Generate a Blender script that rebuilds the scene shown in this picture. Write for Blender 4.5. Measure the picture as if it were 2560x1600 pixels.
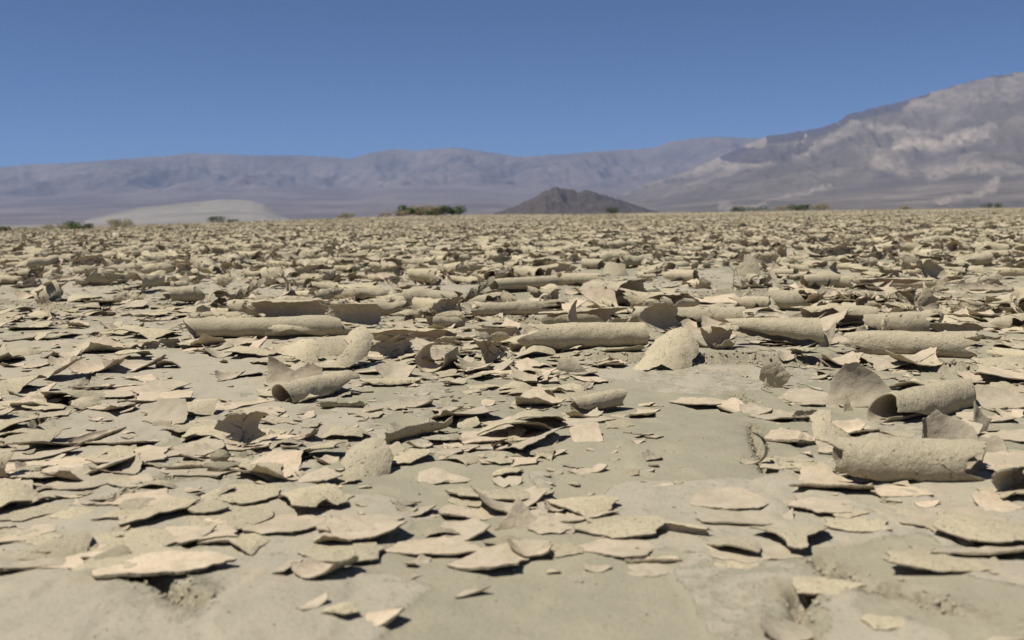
import bpy, math, random
import numpy as np
from mathutils import Matrix, Vector

# ------------------------------------------------------------------ camera, sky, sun, exposure
scene = bpy.context.scene
for _o in list(bpy.data.objects):
    bpy.data.objects.remove(_o)
COL = scene.collection
R = math.radians

IMG_W, IMG_H, FPX = 2560.0, 1600.0, 2512.0
CAM_Z = 0.19
PITCH = math.atan((800 - 541) / FPX)
ROLL = R(0.92)
_f = Vector((0, math.cos(PITCH), -math.sin(PITCH)))
_r0 = Vector((1, 0, 0))
_u0 = _r0.cross(_f)
_r = _r0 * math.cos(ROLL) - _u0 * math.sin(ROLL)
_u = _r.cross(_f)
CAM = Vector((0, 0, CAM_Z))
cam_data = bpy.data.cameras.new('camera')
cam = bpy.data.objects.new('camera', cam_data)
COL.objects.link(cam)
cam.matrix_world = Matrix(((_r.x, _u.x, -_f.x, CAM.x), (_r.y, _u.y, -_f.y, CAM.y), (_r.z, _u.z, -_f.z, CAM.z), (0, 0, 0, 1)))
cam_data.sensor_width = 36.0
cam_data.lens = 36.0 * FPX / IMG_W
cam_data.clip_start = 0.02
cam_data.clip_end = 60000
cam_data.dof.use_dof = True
cam_data.dof.focus_distance = 1.22
cam_data.dof.aperture_fstop = 13.0
scene.camera = cam

SUN_AZ, SUN_EL = R(-109), R(64)          # azimuth clockwise from +Y
world = bpy.data.worlds.new('World')
scene.world = world
world.use_nodes = True
wn = world.node_tree
for n in list(wn.nodes):
    wn.nodes.remove(n)
sky = wn.nodes.new('ShaderNodeTexSky')
sky.sky_type = 'NISHITA'
sky.sun_disc = False
sky.sun_elevation = SUN_EL
sky.sun_rotation = SUN_AZ
sky.altitude = 6000
sky.air_density = 1.0
sky.dust_density = 0.0
sky.ozone_density = 10.0
bg = wn.nodes.new('ShaderNodeBackground')
bg.inputs['Strength'].default_value = 0.056
wo = wn.nodes.new('ShaderNodeOutputWorld')
wn.links.new(sky.outputs[0], bg.inputs[0])
wn.links.new(bg.outputs[0], wo.inputs[0])

sun_data = bpy.data.lights.new('sun', 'SUN')
sun_data.energy = 4.9
sun_data.angle = R(0.53)
sun_data.color = (1.0, 0.95, 0.86)
sun = bpy.data.objects.new('sun', sun_data)
COL.objects.link(sun)
_sd = Vector((math.sin(SUN_AZ) * math.cos(SUN_EL), math.cos(SUN_AZ) * math.cos(SUN_EL), math.sin(SUN_EL)))
sun.rotation_euler = _sd.to_track_quat('Z', 'Y').to_euler()

vs = scene.view_settings
vs.view_transform = 'Standard'
vs.look = 'None'
vs.exposure = 0.42
vs.gamma = 1.0
vs.use_curve_mapping = False
scene.render.engine = 'CYCLES'
scene.cycles.use_denoising = True
scene.cycles.max_bounces = 8
scene.cycles.diffuse_bounces = 4
scene.cycles.volume_bounces = 1

# ------------------------------------------------------------------ helpers: projection, noise, meshes
AXR, AXU, AXF = [np.array(v) for v in (_r, _u, _f)]

def px_dir(x, y):
    x = np.asarray(x, float); y = np.asarray(y, float)
    a = (x - IMG_W / 2) / FPX
    b = -(y - IMG_H / 2) / FPX
    return AXF + a[..., None] * AXR + b[..., None] * AXU

def px_ground(x, y, z=0.0):
    d = px_dir(x, y)
    k = (z - CAM_Z) / d[..., 2]
    return d[..., 0] * k, d[..., 1] * k

def to_px(P):
    q = np.asarray(P, float) - np.array((0, 0, CAM_Z))
    dep = q @ AXF
    return IMG_W / 2 + FPX * (q @ AXR) / dep, IMG_H / 2 - FPX * (q @ AXU) / dep, dep

def _hash(ix, iy, seed):
    h = (ix.astype(np.int64) * 374761393 + iy.astype(np.int64) * 668265263 + seed * 982451653) & 0x7fffffff
    h = ((h ^ (h >> 13)) * 1274126177) & 0x7fffffff
    h = h ^ (h >> 16)
    return (h & 0xffff) / 65535.0 * 2 - 1

def vnoise(x, y, seed=0):
    x = np.asarray(x, float); y = np.asarray(y, float)
    x, y = np.broadcast_arrays(x, y)
    ix, iy = np.floor(x), np.floor(y)
    fx, fy = x - ix, y - iy
    fx = fx * fx * fx * (fx * (fx * 6 - 15) + 10); fy = fy * fy * fy * (fy * (fy * 6 - 15) + 10)
    a, b = _hash(ix, iy, seed), _hash(ix + 1, iy, seed)
    c, d = _hash(ix, iy + 1, seed), _hash(ix + 1, iy + 1, seed)
    return (a + (b - a) * fx) * (1 - fy) + (c + (d - c) * fx) * fy

def fbm(x, y, seed=0, octv=4, gain=0.5):
    s, a, t = 0, 1.0, 0
    for i in range(octv):
        s = s + a * vnoise(np.asarray(x) * 2 ** i + 17.3 * i, np.asarray(y) * 2 ** i - 9.1 * i, seed + i)
        t += a; a *= gain
    return s / t

def sstep(a, b, x):
    t = np.clip((np.asarray(x, float) - a) / (b - a), 0, 1)
    return t * t * (3 - 2 * t)

def make_mesh(name, verts, faces, mats, midx=None, flat=None):
    """faces: list of int arrays (n,3) or (n,4)."""
    me = bpy.data.meshes.new(name)
    verts = np.asarray(verts, np.float32)
    me.vertices.add(len(verts)); me.vertices.foreach_set('co', verts.ravel())
    nl = sum(f.size for f in faces); nf = sum(len(f) for f in faces)
    me.loops.add(nl); me.polygons.add(nf)
    me.loops.foreach_set('vertex_index', np.concatenate([f.ravel() for f in faces]).astype(np.int32))
    tot = np.concatenate([np.full(len(f), f.shape[1], np.int32) for f in faces])
    st = np.concatenate([[0], np.cumsum(tot)[:-1]]).astype(np.int32)
    me.polygons.foreach_set('loop_start', st)
    for m in mats:
        me.materials.append(m)
    if midx is not None:
        me.polygons.foreach_set('material_index', np.asarray(midx, np.int32))
    sm = np.ones(nf, bool)
    if flat is not None:
        sm[np.asarray(flat, bool)] = False
    me.polygons.foreach_set('use_smooth', sm)
    me.update(calc_edges=True)
    me.validate()
    return me

def link(name, data, parent=None):
    o = bpy.data.objects.new(name, data)
    COL.objects.link(o)
    if parent is not None:
        o.parent = parent
    return o

def tag(o, label=None, cat=None, group=None, kind=None):
    if label: o['label'] = label
    if cat: o['category'] = cat
    if group: o['group'] = group
    if kind: o['kind'] = kind
    return o

def grid_quads(nu, nv, wrap=False):
    i = np.arange(nu - (0 if wrap else 1))[:, None]; j = np.arange(nv - 1)[None, :]
    i2 = (i + 1) % nu
    return np.stack([i * nv + j, i2 * nv + j, i2 * nv + j + 1, i * nv + j + 1], -1).reshape(-1, 4)

# ------------------------------------------------------------------ materials
class NT:
    def __init__(self, name):
        self.m = bpy.data.materials.new(name); self.m.use_nodes = True
        self.t = self.m.node_tree
        for n in list(self.t.nodes): self.t.nodes.remove(n)
        self.out = self.n('ShaderNodeOutputMaterial')
        self.b = self.n('ShaderNodeBsdfPrincipled')
        self.l(self.b.outputs[0], self.out.inputs['Surface'])
        self.b.inputs['Roughness'].default_value = 0.9
        self.b.inputs['Specular IOR Level'].default_value = 0.15
    def n(self, ty, **kw):
        nd = self.t.nodes.new(ty)
        for k, v in kw.items(): setattr(nd, k, v)
        return nd
    def l(self, a, b): self.t.links.new(a, b)
    def coords(self, scale=1.0, offset_random=False):
        tc = self.n('ShaderNodeTexCoord')
        src = tc.outputs['Object']
        if offset_random:
            oi = self.n('ShaderNodeObjectInfo')
            ml = self.n('ShaderNodeMath', operation='MULTIPLY'); ml.inputs[1].default_value = 37.0
            self.l(oi.outputs['Random'], ml.inputs[0])
            va = self.n('ShaderNodeVectorMath', operation='ADD')
            self.l(src, va.inputs[0]); self.l(ml.outputs[0], va.inputs[1]); src = va.outputs[0]
            self.rand = oi.outputs['Random']
        return src
    def noise(self, src, scale, detail=4, rough=0.55):
        t = self.n('ShaderNodeTexNoise'); t.inputs['Scale'].default_value = scale
        t.inputs['Detail'].default_value = detail; t.inputs['Roughness'].default_value = rough
        self.l(src, t.inputs['Vector']); return t.outputs['Fac']
    def ramp(self, fac, stops):
        r = self.n('ShaderNodeValToRGB'); cr = r.color_ramp
        while len(cr.elements) < len(stops): cr.elements.new(0.5)
        for e, (p, c) in zip(cr.elements, stops):
            e.position = p; e.color = (*c, 1) if len(c) == 3 else c
        self.l(fac, r.inputs[0]); return r.outputs[0]
    def mix(self, fac, a, b, mode='MIX'):
        x = self.n('ShaderNodeMix', data_type='RGBA', blend_type=mode)
        for s, v in ((0, fac), (6, a), (7, b)):
            if isinstance(v, (int, float)): x.inputs[s].default_value = v
            elif isinstance(v, tuple): x.inputs[s].default_value = (*v, 1)
            else: self.l(v, x.inputs[s])
        return x.outputs[2]
    def bump(self, h, dist, strength=1.0, prev=None):
        b = self.n('ShaderNodeBump'); b.inputs['Distance'].default_value = dist; b.inputs['Strength'].default_value = strength
        self.l(h, b.inputs['Height'])
        if prev is not None: self.l(prev, b.inputs['Normal'])
        return b.outputs[0]
    def done(self, col, nrm=None):
        if self.m.name.startswith(('mud', 'playa', 'range', 'banded', 'dark_hill', 'dune')):
            col = self.mix(1.0, col, (0.80, 0.795, 0.785), 'MULTIPLY')
        self.l(col, self.b.inputs['Base Color'])
        if nrm is not None: self.l(nrm, self.b.inputs['Normal'])
        return self.m

def mat_outer():
    m = NT('mud_outer_face'); c = m.coords(offset_random=True)
    big = m.noise(c, 28, 3); mid = m.noise(c, 170, 4); fine = m.noise(c, 900, 3, 0.7)
    col = m.ramp(big, [(0.3, (0.475, 0.415, 0.288)), (0.7, (0.59, 0.51, 0.355))])
    col = m.mix(m.ramp(mid, [(0.35, (0, 0, 0)), (0.75, (0.5, 0.5, 0.5))]), col, (0.54, 0.46, 0.32))
    v = m.n('ShaderNodeTexVoronoi'); v.inputs['Scale'].default_value = 210; v.inputs['Randomness'].default_value = 1
    m.l(c, v.inputs['Vector'])
    pm = m.ramp(v.outputs['Distance'], [(0.14, (1, 1, 1)), (0.28, (0, 0, 0))])
    sel = m.ramp(mid, [(0.48, (0, 0, 0)), (0.58, (0.8, 0.8, 0.8))])
    pit = m.mix(1.0, pm, sel, 'MULTIPLY')
    col = m.mix(pit, col, (0.15, 0.125, 0.085))
    col = m.mix(m.ramp(fine, [(0.30, (0.35, 0.35, 0.35)), (0.55, (0, 0, 0))]), col, (0.23, 0.20, 0.135))
    rr = m.ramp(m.rand, [(0, (0.86, 0.87, 0.88)), (1, (1.10, 1.09, 1.06))])
    col = m.mix(1.0, col, rr, 'MULTIPLY')
    gr = m.noise(c, 420, 3, 0.7)
    col = m.mix(m.ramp(gr, [(0.34, (0.42, 0.42, 0.42)), (0.52, (0, 0, 0))]), col, (0.33, 0.28, 0.19))
    col = m.mix(m.ramp(gr, [(0.55, (0, 0, 0)), (0.72, (0.4, 0.4, 0.4))]), col, (0.62, 0.55, 0.42))
    n0 = m.bump(gr, 0.0014, 0.8); n1 = m.bump(mid, 0.0020, 0.6, n0); n2 = m.bump(fine, 0.0009, 0.7, n1)
    inv = m.n('ShaderNodeInvert'); m.l(pit, inv.inputs['Color'])
    n3 = m.bump(inv.outputs[0], 0.0008, 0.7, n2)
    return m.done(col, n3)

def mat_inner():
    m = NT('mud_inner_face'); c = m.coords(offset_random=True)
    big = m.noise(c, 22, 3); mid = m.noise(c, 120, 4); fine = m.noise(c, 800, 3, 0.6)
    col = m.ramp(big, [(0.30, (0.44, 0.382, 0.285)), (0.54, (0.545, 0.462, 0.352)), (0.72, (0.535, 0.43, 0.315))])
    col = m.mix(m.ramp(mid, [(0.35, (0.5, 0.5, 0.5)), (0.6, (0, 0, 0))]), col, (0.40, 0.34, 0.235))
    rr = m.ramp(m.rand, [(0, (0.80, 0.82, 0.82)), (0.45, (0.95, 0.95, 0.93)), (0.8, (1.06, 1.03, 1.0)), (1, (1.22, 1.18, 1.14))])
    col = m.mix(1.0, col, rr, 'MULTIPLY')
    gr = m.noise(c, 380, 3, 0.7)
    col = m.mix(m.ramp(gr, [(0.34, (0.35, 0.35, 0.35)), (0.5, (0, 0, 0))]), col, (0.34, 0.285, 0.205))
    n0 = m.bump(gr, 0.0008, 0.7); n1 = m.bump(mid, 0.0012, 0.6, n0); n2 = m.bump(fine, 0.0005, 0.7, n1)
    return m.done(col, n2)

def mat_edge():
    m = NT('mud_broken_edge'); c = m.coords(offset_random=True)
    mid = m.noise(c, 420, 4, 0.7)
    col = m.ramp(mid, [(0.3, (0.22, 0.185, 0.125)), (0.7, (0.37, 0.315, 0.22))])
    return m.done(col, m.bump(mid, 0.0016, 1.0))

def mat_crumb():
    m = NT('mud_crumb'); c = m.coords(offset_random=True)
    mid = m.noise(c, 300, 5, 0.7)
    col = m.ramp(mid, [(0.3, (0.27, 0.24, 0.165)), (0.7, (0.42, 0.37, 0.26))])
    return m.done(col, m.bump(mid, 0.003, 1.0))

def mat_ground():
    m = NT('playa_clay'); c = m.coords()
    big = m.noise(c, 2.2, 4); mid = m.noise(c, 26, 5, 0.6); fine = m.noise(c, 320, 4, 0.65); vf = m.noise(c, 1100, 2, 0.6)
    bare = m.ramp(mid, [(0.30, (0.27, 0.252, 0.185)), (0.50, (0.305, 0.283, 0.205)), (0.72, (0.34, 0.31, 0.22))])
    bare = m.mix(m.ramp(big, [(0.42, (0, 0, 0)), (0.62, (0.6, 0.6, 0.6))]), bare, (0.39, 0.35, 0.25))
    crust = m.ramp(mid, [(0.32, (0.375, 0.338, 0.255)), (0.55, (0.415, 0.37, 0.285)), (0.70, (0.425, 0.355, 0.262))])
    at = m.n('ShaderNodeAttribute', attribute_name='crust')
    ed = m.noise(c, 85, 5, 0.65)
    sm = m.n('ShaderNodeMath', operation='MULTIPLY_ADD'); sm.inputs[1].default_value = 0.8; m.l(ed, sm.inputs[0]); m.l(at.outputs['Fac'], sm.inputs[2])
    cf = m.ramp(sm.outputs[0], [(0.66, (0, 0, 0)), (0.78, (0.85, 0.85, 0.85))])
    col = m.mix(cf, bare, crust)
    sp = m.n('ShaderNodeTexVoronoi'); sp.inputs['Scale'].default_value = 190; m.l(c, sp.inputs['Vector'])
    spk = m.mix(1.0, m.ramp(sp.outputs['Distance'], [(0.12, (1, 1, 1)), (0.24, (0, 0, 0))]), m.ramp(ed, [(0.52, (0, 0, 0)), (0.62, (0.6, 0.6, 0.6))]), 'MULTIPLY')
    col = m.mix(spk, col, (0.16, 0.145, 0.10))
    ac = m.n('ShaderNodeAttribute', attribute_name='crumb')
    crum = m.ramp(fine, [(0.35, (0.19, 0.165, 0.115)), (0.65, (0.33, 0.29, 0.205))])
    col = m.mix(ac.outputs['Fac'], col, crum)
    col = m.mix(m.ramp(fine, [(0.30, (0.5, 0.5, 0.5)), (0.46, (0, 0, 0))]), col, (0.235, 0.215, 0.16))
    far = m.n('ShaderNodeAttribute', attribute_name='far')
    fn = m.noise(c, 0.35, 6, 0.7); fn2 = m.noise(c, 0.004, 4, 0.6)
    fc = m.ramp(fn, [(0.38, (0.24, 0.21, 0.14)), (0.6, (0.37, 0.325, 0.225))])
    col = m.mix(far.outputs['Fac'], col, fc)
    vfar = m.n('ShaderNodeAttribute', attribute_name='valley')
    vc = m.ramp(fn2, [(0.38, (0.19, 0.17, 0.155)), (0.62, (0.26, 0.23, 0.20))])
    col = m.mix(vfar.outputs['Fac'], col, vc)
    n0 = m.bump(cf, 0.0012, 0.8); n1 = m.bump(mid, 0.004, 0.5, n0); n2 = m.bump(fine, 0.0012, 0.7, n1); n3 = m.bump(vf, 0.0004, 0.6, n2)
    return m.done(col, n3)

M_OUT, M_IN, M_EDGE, M_CRUMB, M_GROUND = mat_outer(), mat_inner(), mat_edge(), mat_crumb(), mat_ground()
SHEET_MATS = [M_IN, M_OUT, M_EDGE]

# ------------------------------------------------------------------ the ground
def pl_px(pts):
    """a polyline given by photograph points, on the ground plane"""
    a = np.array(pts, float)
    x, y = px_ground(a[:, 0], a[:, 1])
    return np.stack([x, y], 1)

LEDGES = [  # (points, height): the far side of each is a slightly higher, broken edge
    (pl_px([(1480, 902), (1600, 910), (1700, 913), (1780, 914), (1850, 911), (1940, 915), (2060, 911), (2150, 908), (2300, 922), (2420, 936), (2500, 948), (2620, 958)]), 0.010),
    (pl_px([(1560, 735), (1700, 744), (1900, 741), (2150, 744), (2350, 750), (2600, 765)]), 0.009),
    (pl_px([(1180, 800), (1260, 806), (1380, 812), (1500, 815)]), 0.007),
    (pl_px([(-60, 760), (80, 771), (250, 773), (420, 768), (560, 760)]), 0.006),
]
CRACKS = [  # (points, width, depth)
    (pl_px([(20, 1110), (90, 1068), (140, 1030), (185, 1000), (205, 968), (230, 945)]), 0.012, 0.014),
    (pl_px([(270, 1262), (330, 1240), (395, 1208), (470, 1180), (560, 1152), (640, 1130)]), 0.007, 0.008),
    (pl_px([(1985, 1600), (2000, 1540), (2005, 1490), (2060, 1478), (2130, 1474), (2200, 1490), (2290, 1528), (2350, 1552), (2415, 1575)]), 0.008, 0.010),
    (pl_px([(300, 1468), (360, 1480), (430, 1500), (480, 1530)]), 0.010, 0.010),
    (pl_px([(2060, 1390), (2075, 1420), (2100, 1450), (2130, 1474)]), 0.007, 0.008),
    (pl_px([(1880, 1060), (1890, 1100), (1905, 1140), (1925, 1175)]), 0.007, 0.010),
    (pl_px([(1840, 985), (1860, 1000), (1880, 1030)]), 0.008, 0.010),
]

def seg_dist(x, y, pl):
    best = np.full(np.shape(x), 9.0)
    for (ax, ay), (bx, by) in zip(pl[:-1], pl[1:]):
        dx, dy = bx - ax, by - ay
        t = np.clip(((x - ax) * dx + (y - ay) * dy) / (dx * dx + dy * dy), 0, 1)
        best = np.minimum(best, np.hypot(x - ax - t * dx, y - ay - t * dy))
    return best

_az_e = np.radians([-60, -27, -20, -12, -6, 0, 5, 12, 20, 27, 60])
_de = [36, 38, 44, 60, 80, 88, 85, 85, 85, 80, 80]
_ze = [0.0, 0.0, 0.03, 0.17, 0.33, 0.40, 0.26, 0.24, 0.22, 0.20, 0.2]
VALLEY_Z = -3.0

def ground_z(x, y, full=False):
    x = np.asarray(x, float); y = np.asarray(y, float)
    d = np.hypot(x, y); az = np.arctan2(x, np.maximum(y, -1e9))
    near = 1 - sstep(5, 9, d)
    z = 0.007 * fbm(x * 1.9, y * 1.9, 11, 3) + 0.0030 * fbm(x * 8, y * 8, 21, 3) * near
    z = z + 0.0011 * fbm(x * 45, y * 45, 31, 3) * (1 - sstep(2, 4, d))
    crumb = np.zeros(np.shape(x))
    crust_n = fbm(x * 5.0 + 3, y * 3.2, 51, 4, 0.55)
    left = 1 - sstep(-0.25, 0.05, x / np.maximum(y, 0.2) + 0.06 * fbm(x * 3, y * 3, 71, 2))
    crust = sstep(0.10, 0.16, crust_n + 0.30 * left - 0.10) * near
    z = z + 0.0016 * crust
    crust2 = sstep(0.30, 0.34, fbm(x * 7.0 + 30, y * 4.2, 53, 4, 0.55) + 0.22 * left)
    z = z + 0.0014 * crust2 * near
    crust3 = sstep(0.12, 0.145, fbm(x * 11.0 + 7, y * 6.5, 57, 4, 0.55) + 0.25 * left - 0.05)
    z = z + 0.0017 * crust3 * near
    crust = np.clip(0.45 * crust + 0.35 * crust2 + 0.45 * crust3 * (0.4 + left), 0, 1) * near
    # the swollen slab in the lower corner
    mx, my = px_ground(120, 1560)
    z = z + 0.012 * np.exp(-(((x - mx) / 0.10) ** 2 + ((y - my) / 0.07) ** 2))
    mx, my = px_ground(2500, 1540)
    z = z + 0.010 * np.exp(-(((x - mx) / 0.07) ** 2 + ((y - my) / 0.06) ** 2))
    rough = fbm(x * 130, y * 130, 41, 3, 0.65)
    jag = 0.010 * fbm(x * 22, y * 22, 61, 3, 0.6)
    for pl, amp in LEDGES:
        dd = y - np.interp(x, pl[:, 0], pl[:, 1]) + jag * (0.6 + 0.5 * pl[:, 1].mean())
        inx = sstep(pl[0, 0] - 0.08, pl[0, 0] + 0.05, x) * (1 - sstep(pl[-1, 0] - 0.05, pl[-1, 0] + 0.08, x))
        z = z + amp * inx * sstep(0, 0.006, dd) * np.exp(-np.maximum(dd, 0) / 0.35)
        c = np.exp(-(np.abs(dd - 0.006) / 0.022) ** 2) * inx
        z = z + c * 0.0040 * rough
        crumb = np.maximum(crumb, c * sstep(-0.3, 0.2, rough + 0.2))
    for pl, w, dep in CRACKS:
        dd = seg_dist(x, y, pl) + jag * 0.45
        w2 = w * (0.75 + 0.6 * vnoise(x * 9, y * 9, 81))
        c = 1 - sstep(w2 * 0.25, w2, dd)
        z = z - dep * c
        c2 = np.exp(-(dd / (w * 1.7)) ** 2)
        z = z + c2 * 0.0030 * rough
        crumb = np.maximum(crumb, np.clip(c2, 0, 1) * sstep(-0.4, 0.2, rough))
    crust = crust * (1 - crumb)
    # the playa swells a little before its far rim and then falls away to the valley floor
    de = np.interp(az, _az_e, _de); ze = np.interp(az, _az_e, _ze)
    hum = 0.10 * fbm(x * 0.09, y * 0.09, 91, 4) * sstep(30, 60, d) * sstep(-0.12, 0.0, az)
    z = z + ze * sstep(0.2, 1.0, d / de) + hum * (1 - sstep(1.2, 2.0, d / de))
    z = z + (VALLEY_Z - ze) * sstep(1.0, 2.6, d / de)
    z = z + 0.05 * fbm(x * 0.4, y * 0.4, 95, 2) * sstep(9, 25, d)
    if full:
        return z, crust, crumb, sstep(10, 30, d), sstep(1.3, 6.0, d / de)
    return z

def build_ground():
    a_f = np.linspace(R(-46), R(46), 640)
    a_b = np.linspace(R(46), R(314), 62)[1:-1]
    A = np.concatenate([a_f, a_b])
    r = np.concatenate([np.linspace(0.04, 0.76, 7)[:-1], np.geomspace(0.76, 4.8, 540)[:-1], np.geomspace(4.8, 20, 80)[:-1], np.geomspace(20, 7500, 80)])
    X = np.sin(A)[:, None] * r[None]; Y = np.cos(A)[:, None] * r[None] - 0.6
    z, crust, crumb, far, valley = ground_z(X, Y, True)
    V = np.stack([X, Y, z], -1).reshape(-1, 3)
    F = grid_quads(len(A), len(r), wrap=True)[:, ::-1]
    n = len(V)
    V = np.concatenate([V, [[0, -0.6, float(ground_z(0, -0.6))]]])
    i = np.arange(len(A)); cap = np.stack([np.full(len(A), n), ((i + 1) % len(A)) * len(r), i * len(r)], 1)
    me = make_mesh('ground', V, [F, cap], [M_GROUND])
    for nm, v in (('crust', crust), ('crumb', crumb), ('far', far), ('valley', valley)):
        at = me.attributes.new(nm, 'FLOAT', 'POINT')
        at.data.foreach_set('value', np.concatenate([v.ravel(), [0]]).astype(np.float32))
    tag(link('ground', me), 'cracked olive-grey dry lake bed of clay', None, None, 'structure')
build_ground()

# ------------------------------------------------------------------ mountains beyond the playa
def elev_of(px, py):
    d = px_dir(np.asarray(px, float), np.asarray(py, float))
    return np.arctan2(d[..., 0], d[..., 1]), d[..., 2] / np.hypot(d[..., 0], d[..., 1])

S = 2560 / 2419.0
def streaks(V, specs):
    """rock colour bands: paler or darker strata laid along lines of the slope"""
    x, y, _ = to_px(V)
    wx = x + 30 * fbm(x / 45, y / 28, 7, 4, 0.6); wy = y + 20 * fbm(x / 45 + 9, y / 28, 8, 4, 0.6)
    out = np.zeros(len(V))
    for pts, w, val in specs:
        dist = np.full(len(V), 1e6)
        for (ax, ay), (bx, by) in zip(pts[:-1], pts[1:]):
            dx, dy = bx - ax, by - ay
            t = np.clip(((wx - ax) * dx + (wy - ay) * dy) / (dx * dx + dy * dy), 0, 1)
            dist = np.minimum(dist, np.hypot(wx - ax - t * dx, wy - ay - t * dy))
        k = (1 - sstep(w * 0.2, w * 1.9, dist)) * val * np.clip(0.75 + 0.9 * fbm(x / 16, y / 9, 13, 4, 0.6), 0.15, 1.1)
        out = np.where(np.abs(k) > np.abs(out), k, out)
    return out

def mat_rock(name, base, pale, dark, scale):
    m = NT(name); c = m.coords()
    n1 = m.noise(c, scale, 6, 0.62); n2 = m.noise(c, scale * 7, 5, 0.65)
    at = m.n('ShaderNodeAttribute', attribute_name='tone')
    a = m.ramp(n1, [(0.37, tuple(v * 0.72 for v in base)), (0.5, base), (0.65, tuple(b * 0.55 + p * 0.45 for b, p in zip(base, pale)))])
    a = m.mix(m.ramp(n2, [(0.35, (0.5, 0.5, 0.5)), (0.6, (0, 0, 0))]), a, tuple(v * 0.7 for v in base))
    up = m.n('ShaderNodeMath', operation='MAXIMUM'); up.inputs[1].default_value = 0; m.l(at.outputs['Fac'], up.inputs[0])
    ng = m.n('ShaderNodeMath', operation='MULTIPLY'); ng.inputs[1].default_value = -1; m.l(at.outputs['Fac'], ng.inputs[0])
    dn = m.n('ShaderNodeMath', operation='MAXIMUM'); dn.inputs[1].default_value = 0; m.l(ng.outputs[0], dn.inputs[0])
    a = m.mix(up.outputs[0], a, pale); a = m.mix(dn.outputs[0], a, dark)
    return m.done(a)

def mountain(name, label, sky_px, d_near, d_foot, d_ridge, d_back, foot_frac, mat, na, nd, spur, seed, specs=(), cap=0.0, azr=None, jag=0.012):
    sp = np.array(sky_px, float)
    az, el = elev_of(sp[:, 0], sp[:, 1])
    a0, a1 = azr if azr else (az[0], az[-1])
    A = np.linspace(a0, a1, na)
    E = np.interp(A, az, el)
    E0 = E.copy()
    E = E + jag * np.maximum(E, 0) * fbm(A * 260, A * 0, seed, 4, 0.6)
    dist = np.concatenate([np.linspace(d_near, d_foot, nd // 3, endpoint=False), np.linspace(d_foot, d_ridge, nd // 2, endpoint=False), np.linspace(d_ridge, d_back, nd // 5)])
    AA, DD = np.meshgrid(A, dist, indexing='ij')
    zr = (CAM_Z + E * d_ridge)[:, None]
    zr = np.maximum(zr, VALLEY_Z + 0.5)
    u1 = np.clip((DD - d_near) / (d_foot - d_near), 0, 1); u2 = np.clip((DD - d_foot) / (d_ridge - d_foot), 0, 1)
    u3 = np.clip((DD - d_ridge) / (d_back - d_ridge), 0, 1)
    x, y = np.sin(AA) * DD, np.cos(AA) * DD
    L = (d_ridge - d_foot)
    rid = 1 - np.abs(fbm(x / L * 1.5 + 3, y / L * 0.75, seed + 5, 5, 0.55)) * 2
    rid2 = 1 - np.abs(fbm(x / L * 5, y / L * 2.2, seed + 9, 4, 0.6)) * 2
    rid3 = 1 - np.abs(fbm(x / L * 15, y / L * 6, seed + 19, 3, 0.6)) * 2
    h = foot_frac * u1 ** 1.5 + (1 - foot_frac) * (0.40 * u2 + 0.60 * u2 ** 1.9)
    env = np.sin(np.pi * np.clip(u2, 0, 1)) ** 0.7
    h = h + spur * env * (rid - 0.55) + spur * 0.42 * env * (rid2 - 0.5) + spur * 0.16 * env * (rid3 - 0.5)
    h = np.minimum(h, 0.30 + 0.70 * u2 + 0.0) if foot_frac < 0.3 else h
    h = np.where(u3 > 0, 1 - 0.8 * u3, h)
    z = VALLEY_Z - 6 + (zr - VALLEY_Z + 6) * np.clip(h, 0, None)
    # nothing in front of the crest may stand above the crest line
    lim = (E0[:, None] * DD) * (0.985) + CAM_Z
    z = np.where((DD < d_ridge - 1) & (lim > 0), np.minimum(z, lim), z)
    V = np.stack([x, y, z], -1).reshape(-1, 3)
    me = make_mesh(name, V, [grid_quads(na, len(dist))[:, ::-1]], [mat])
    tone = streaks(V, specs) if specs else np.zeros(len(V))
    if cap > 0:
        top = sstep(1 - cap, 1 - cap * 0.7, (h + 0.05 * fbm(x / L * 4, y / L * 3, seed + 2, 3)).ravel()) * 0.95
        tone = np.where((tone <= 0.05), np.minimum(tone, -top), tone)
    at = me.attributes.new('tone', 'FLOAT', 'POINT'); at.data.foreach_set('value', tone.astype(np.float32))
    o = link(name, me)
    tag(o, label, None, None, 'structure')
    return o

def vpx(pts): return [(a * S, b * S) for a, b in pts]

M_RANGE = mat_rock('range_rock', (0.15, 0.12, 0.11), (0.27, 0.22, 0.195), (0.12, 0.10, 0.11), 0.0011)
M_MOUNT = mat_rock('banded_rock', (0.14, 0.118, 0.10), (0.34, 0.285, 0.235), (0.075, 0.062, 0.07), 0.0016)
M_HILL = mat_rock('dark_hill_rock', (0.075, 0.058, 0.046), (0.15, 0.115, 0.085), (0.03, 0.026, 0.027), 0.006)
M_DUNE = mat_rock('dune_sand', (0.27, 0.245, 0.213), (0.31, 0.28, 0.243), (0.22, 0.20, 0.175), 0.002)

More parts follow.
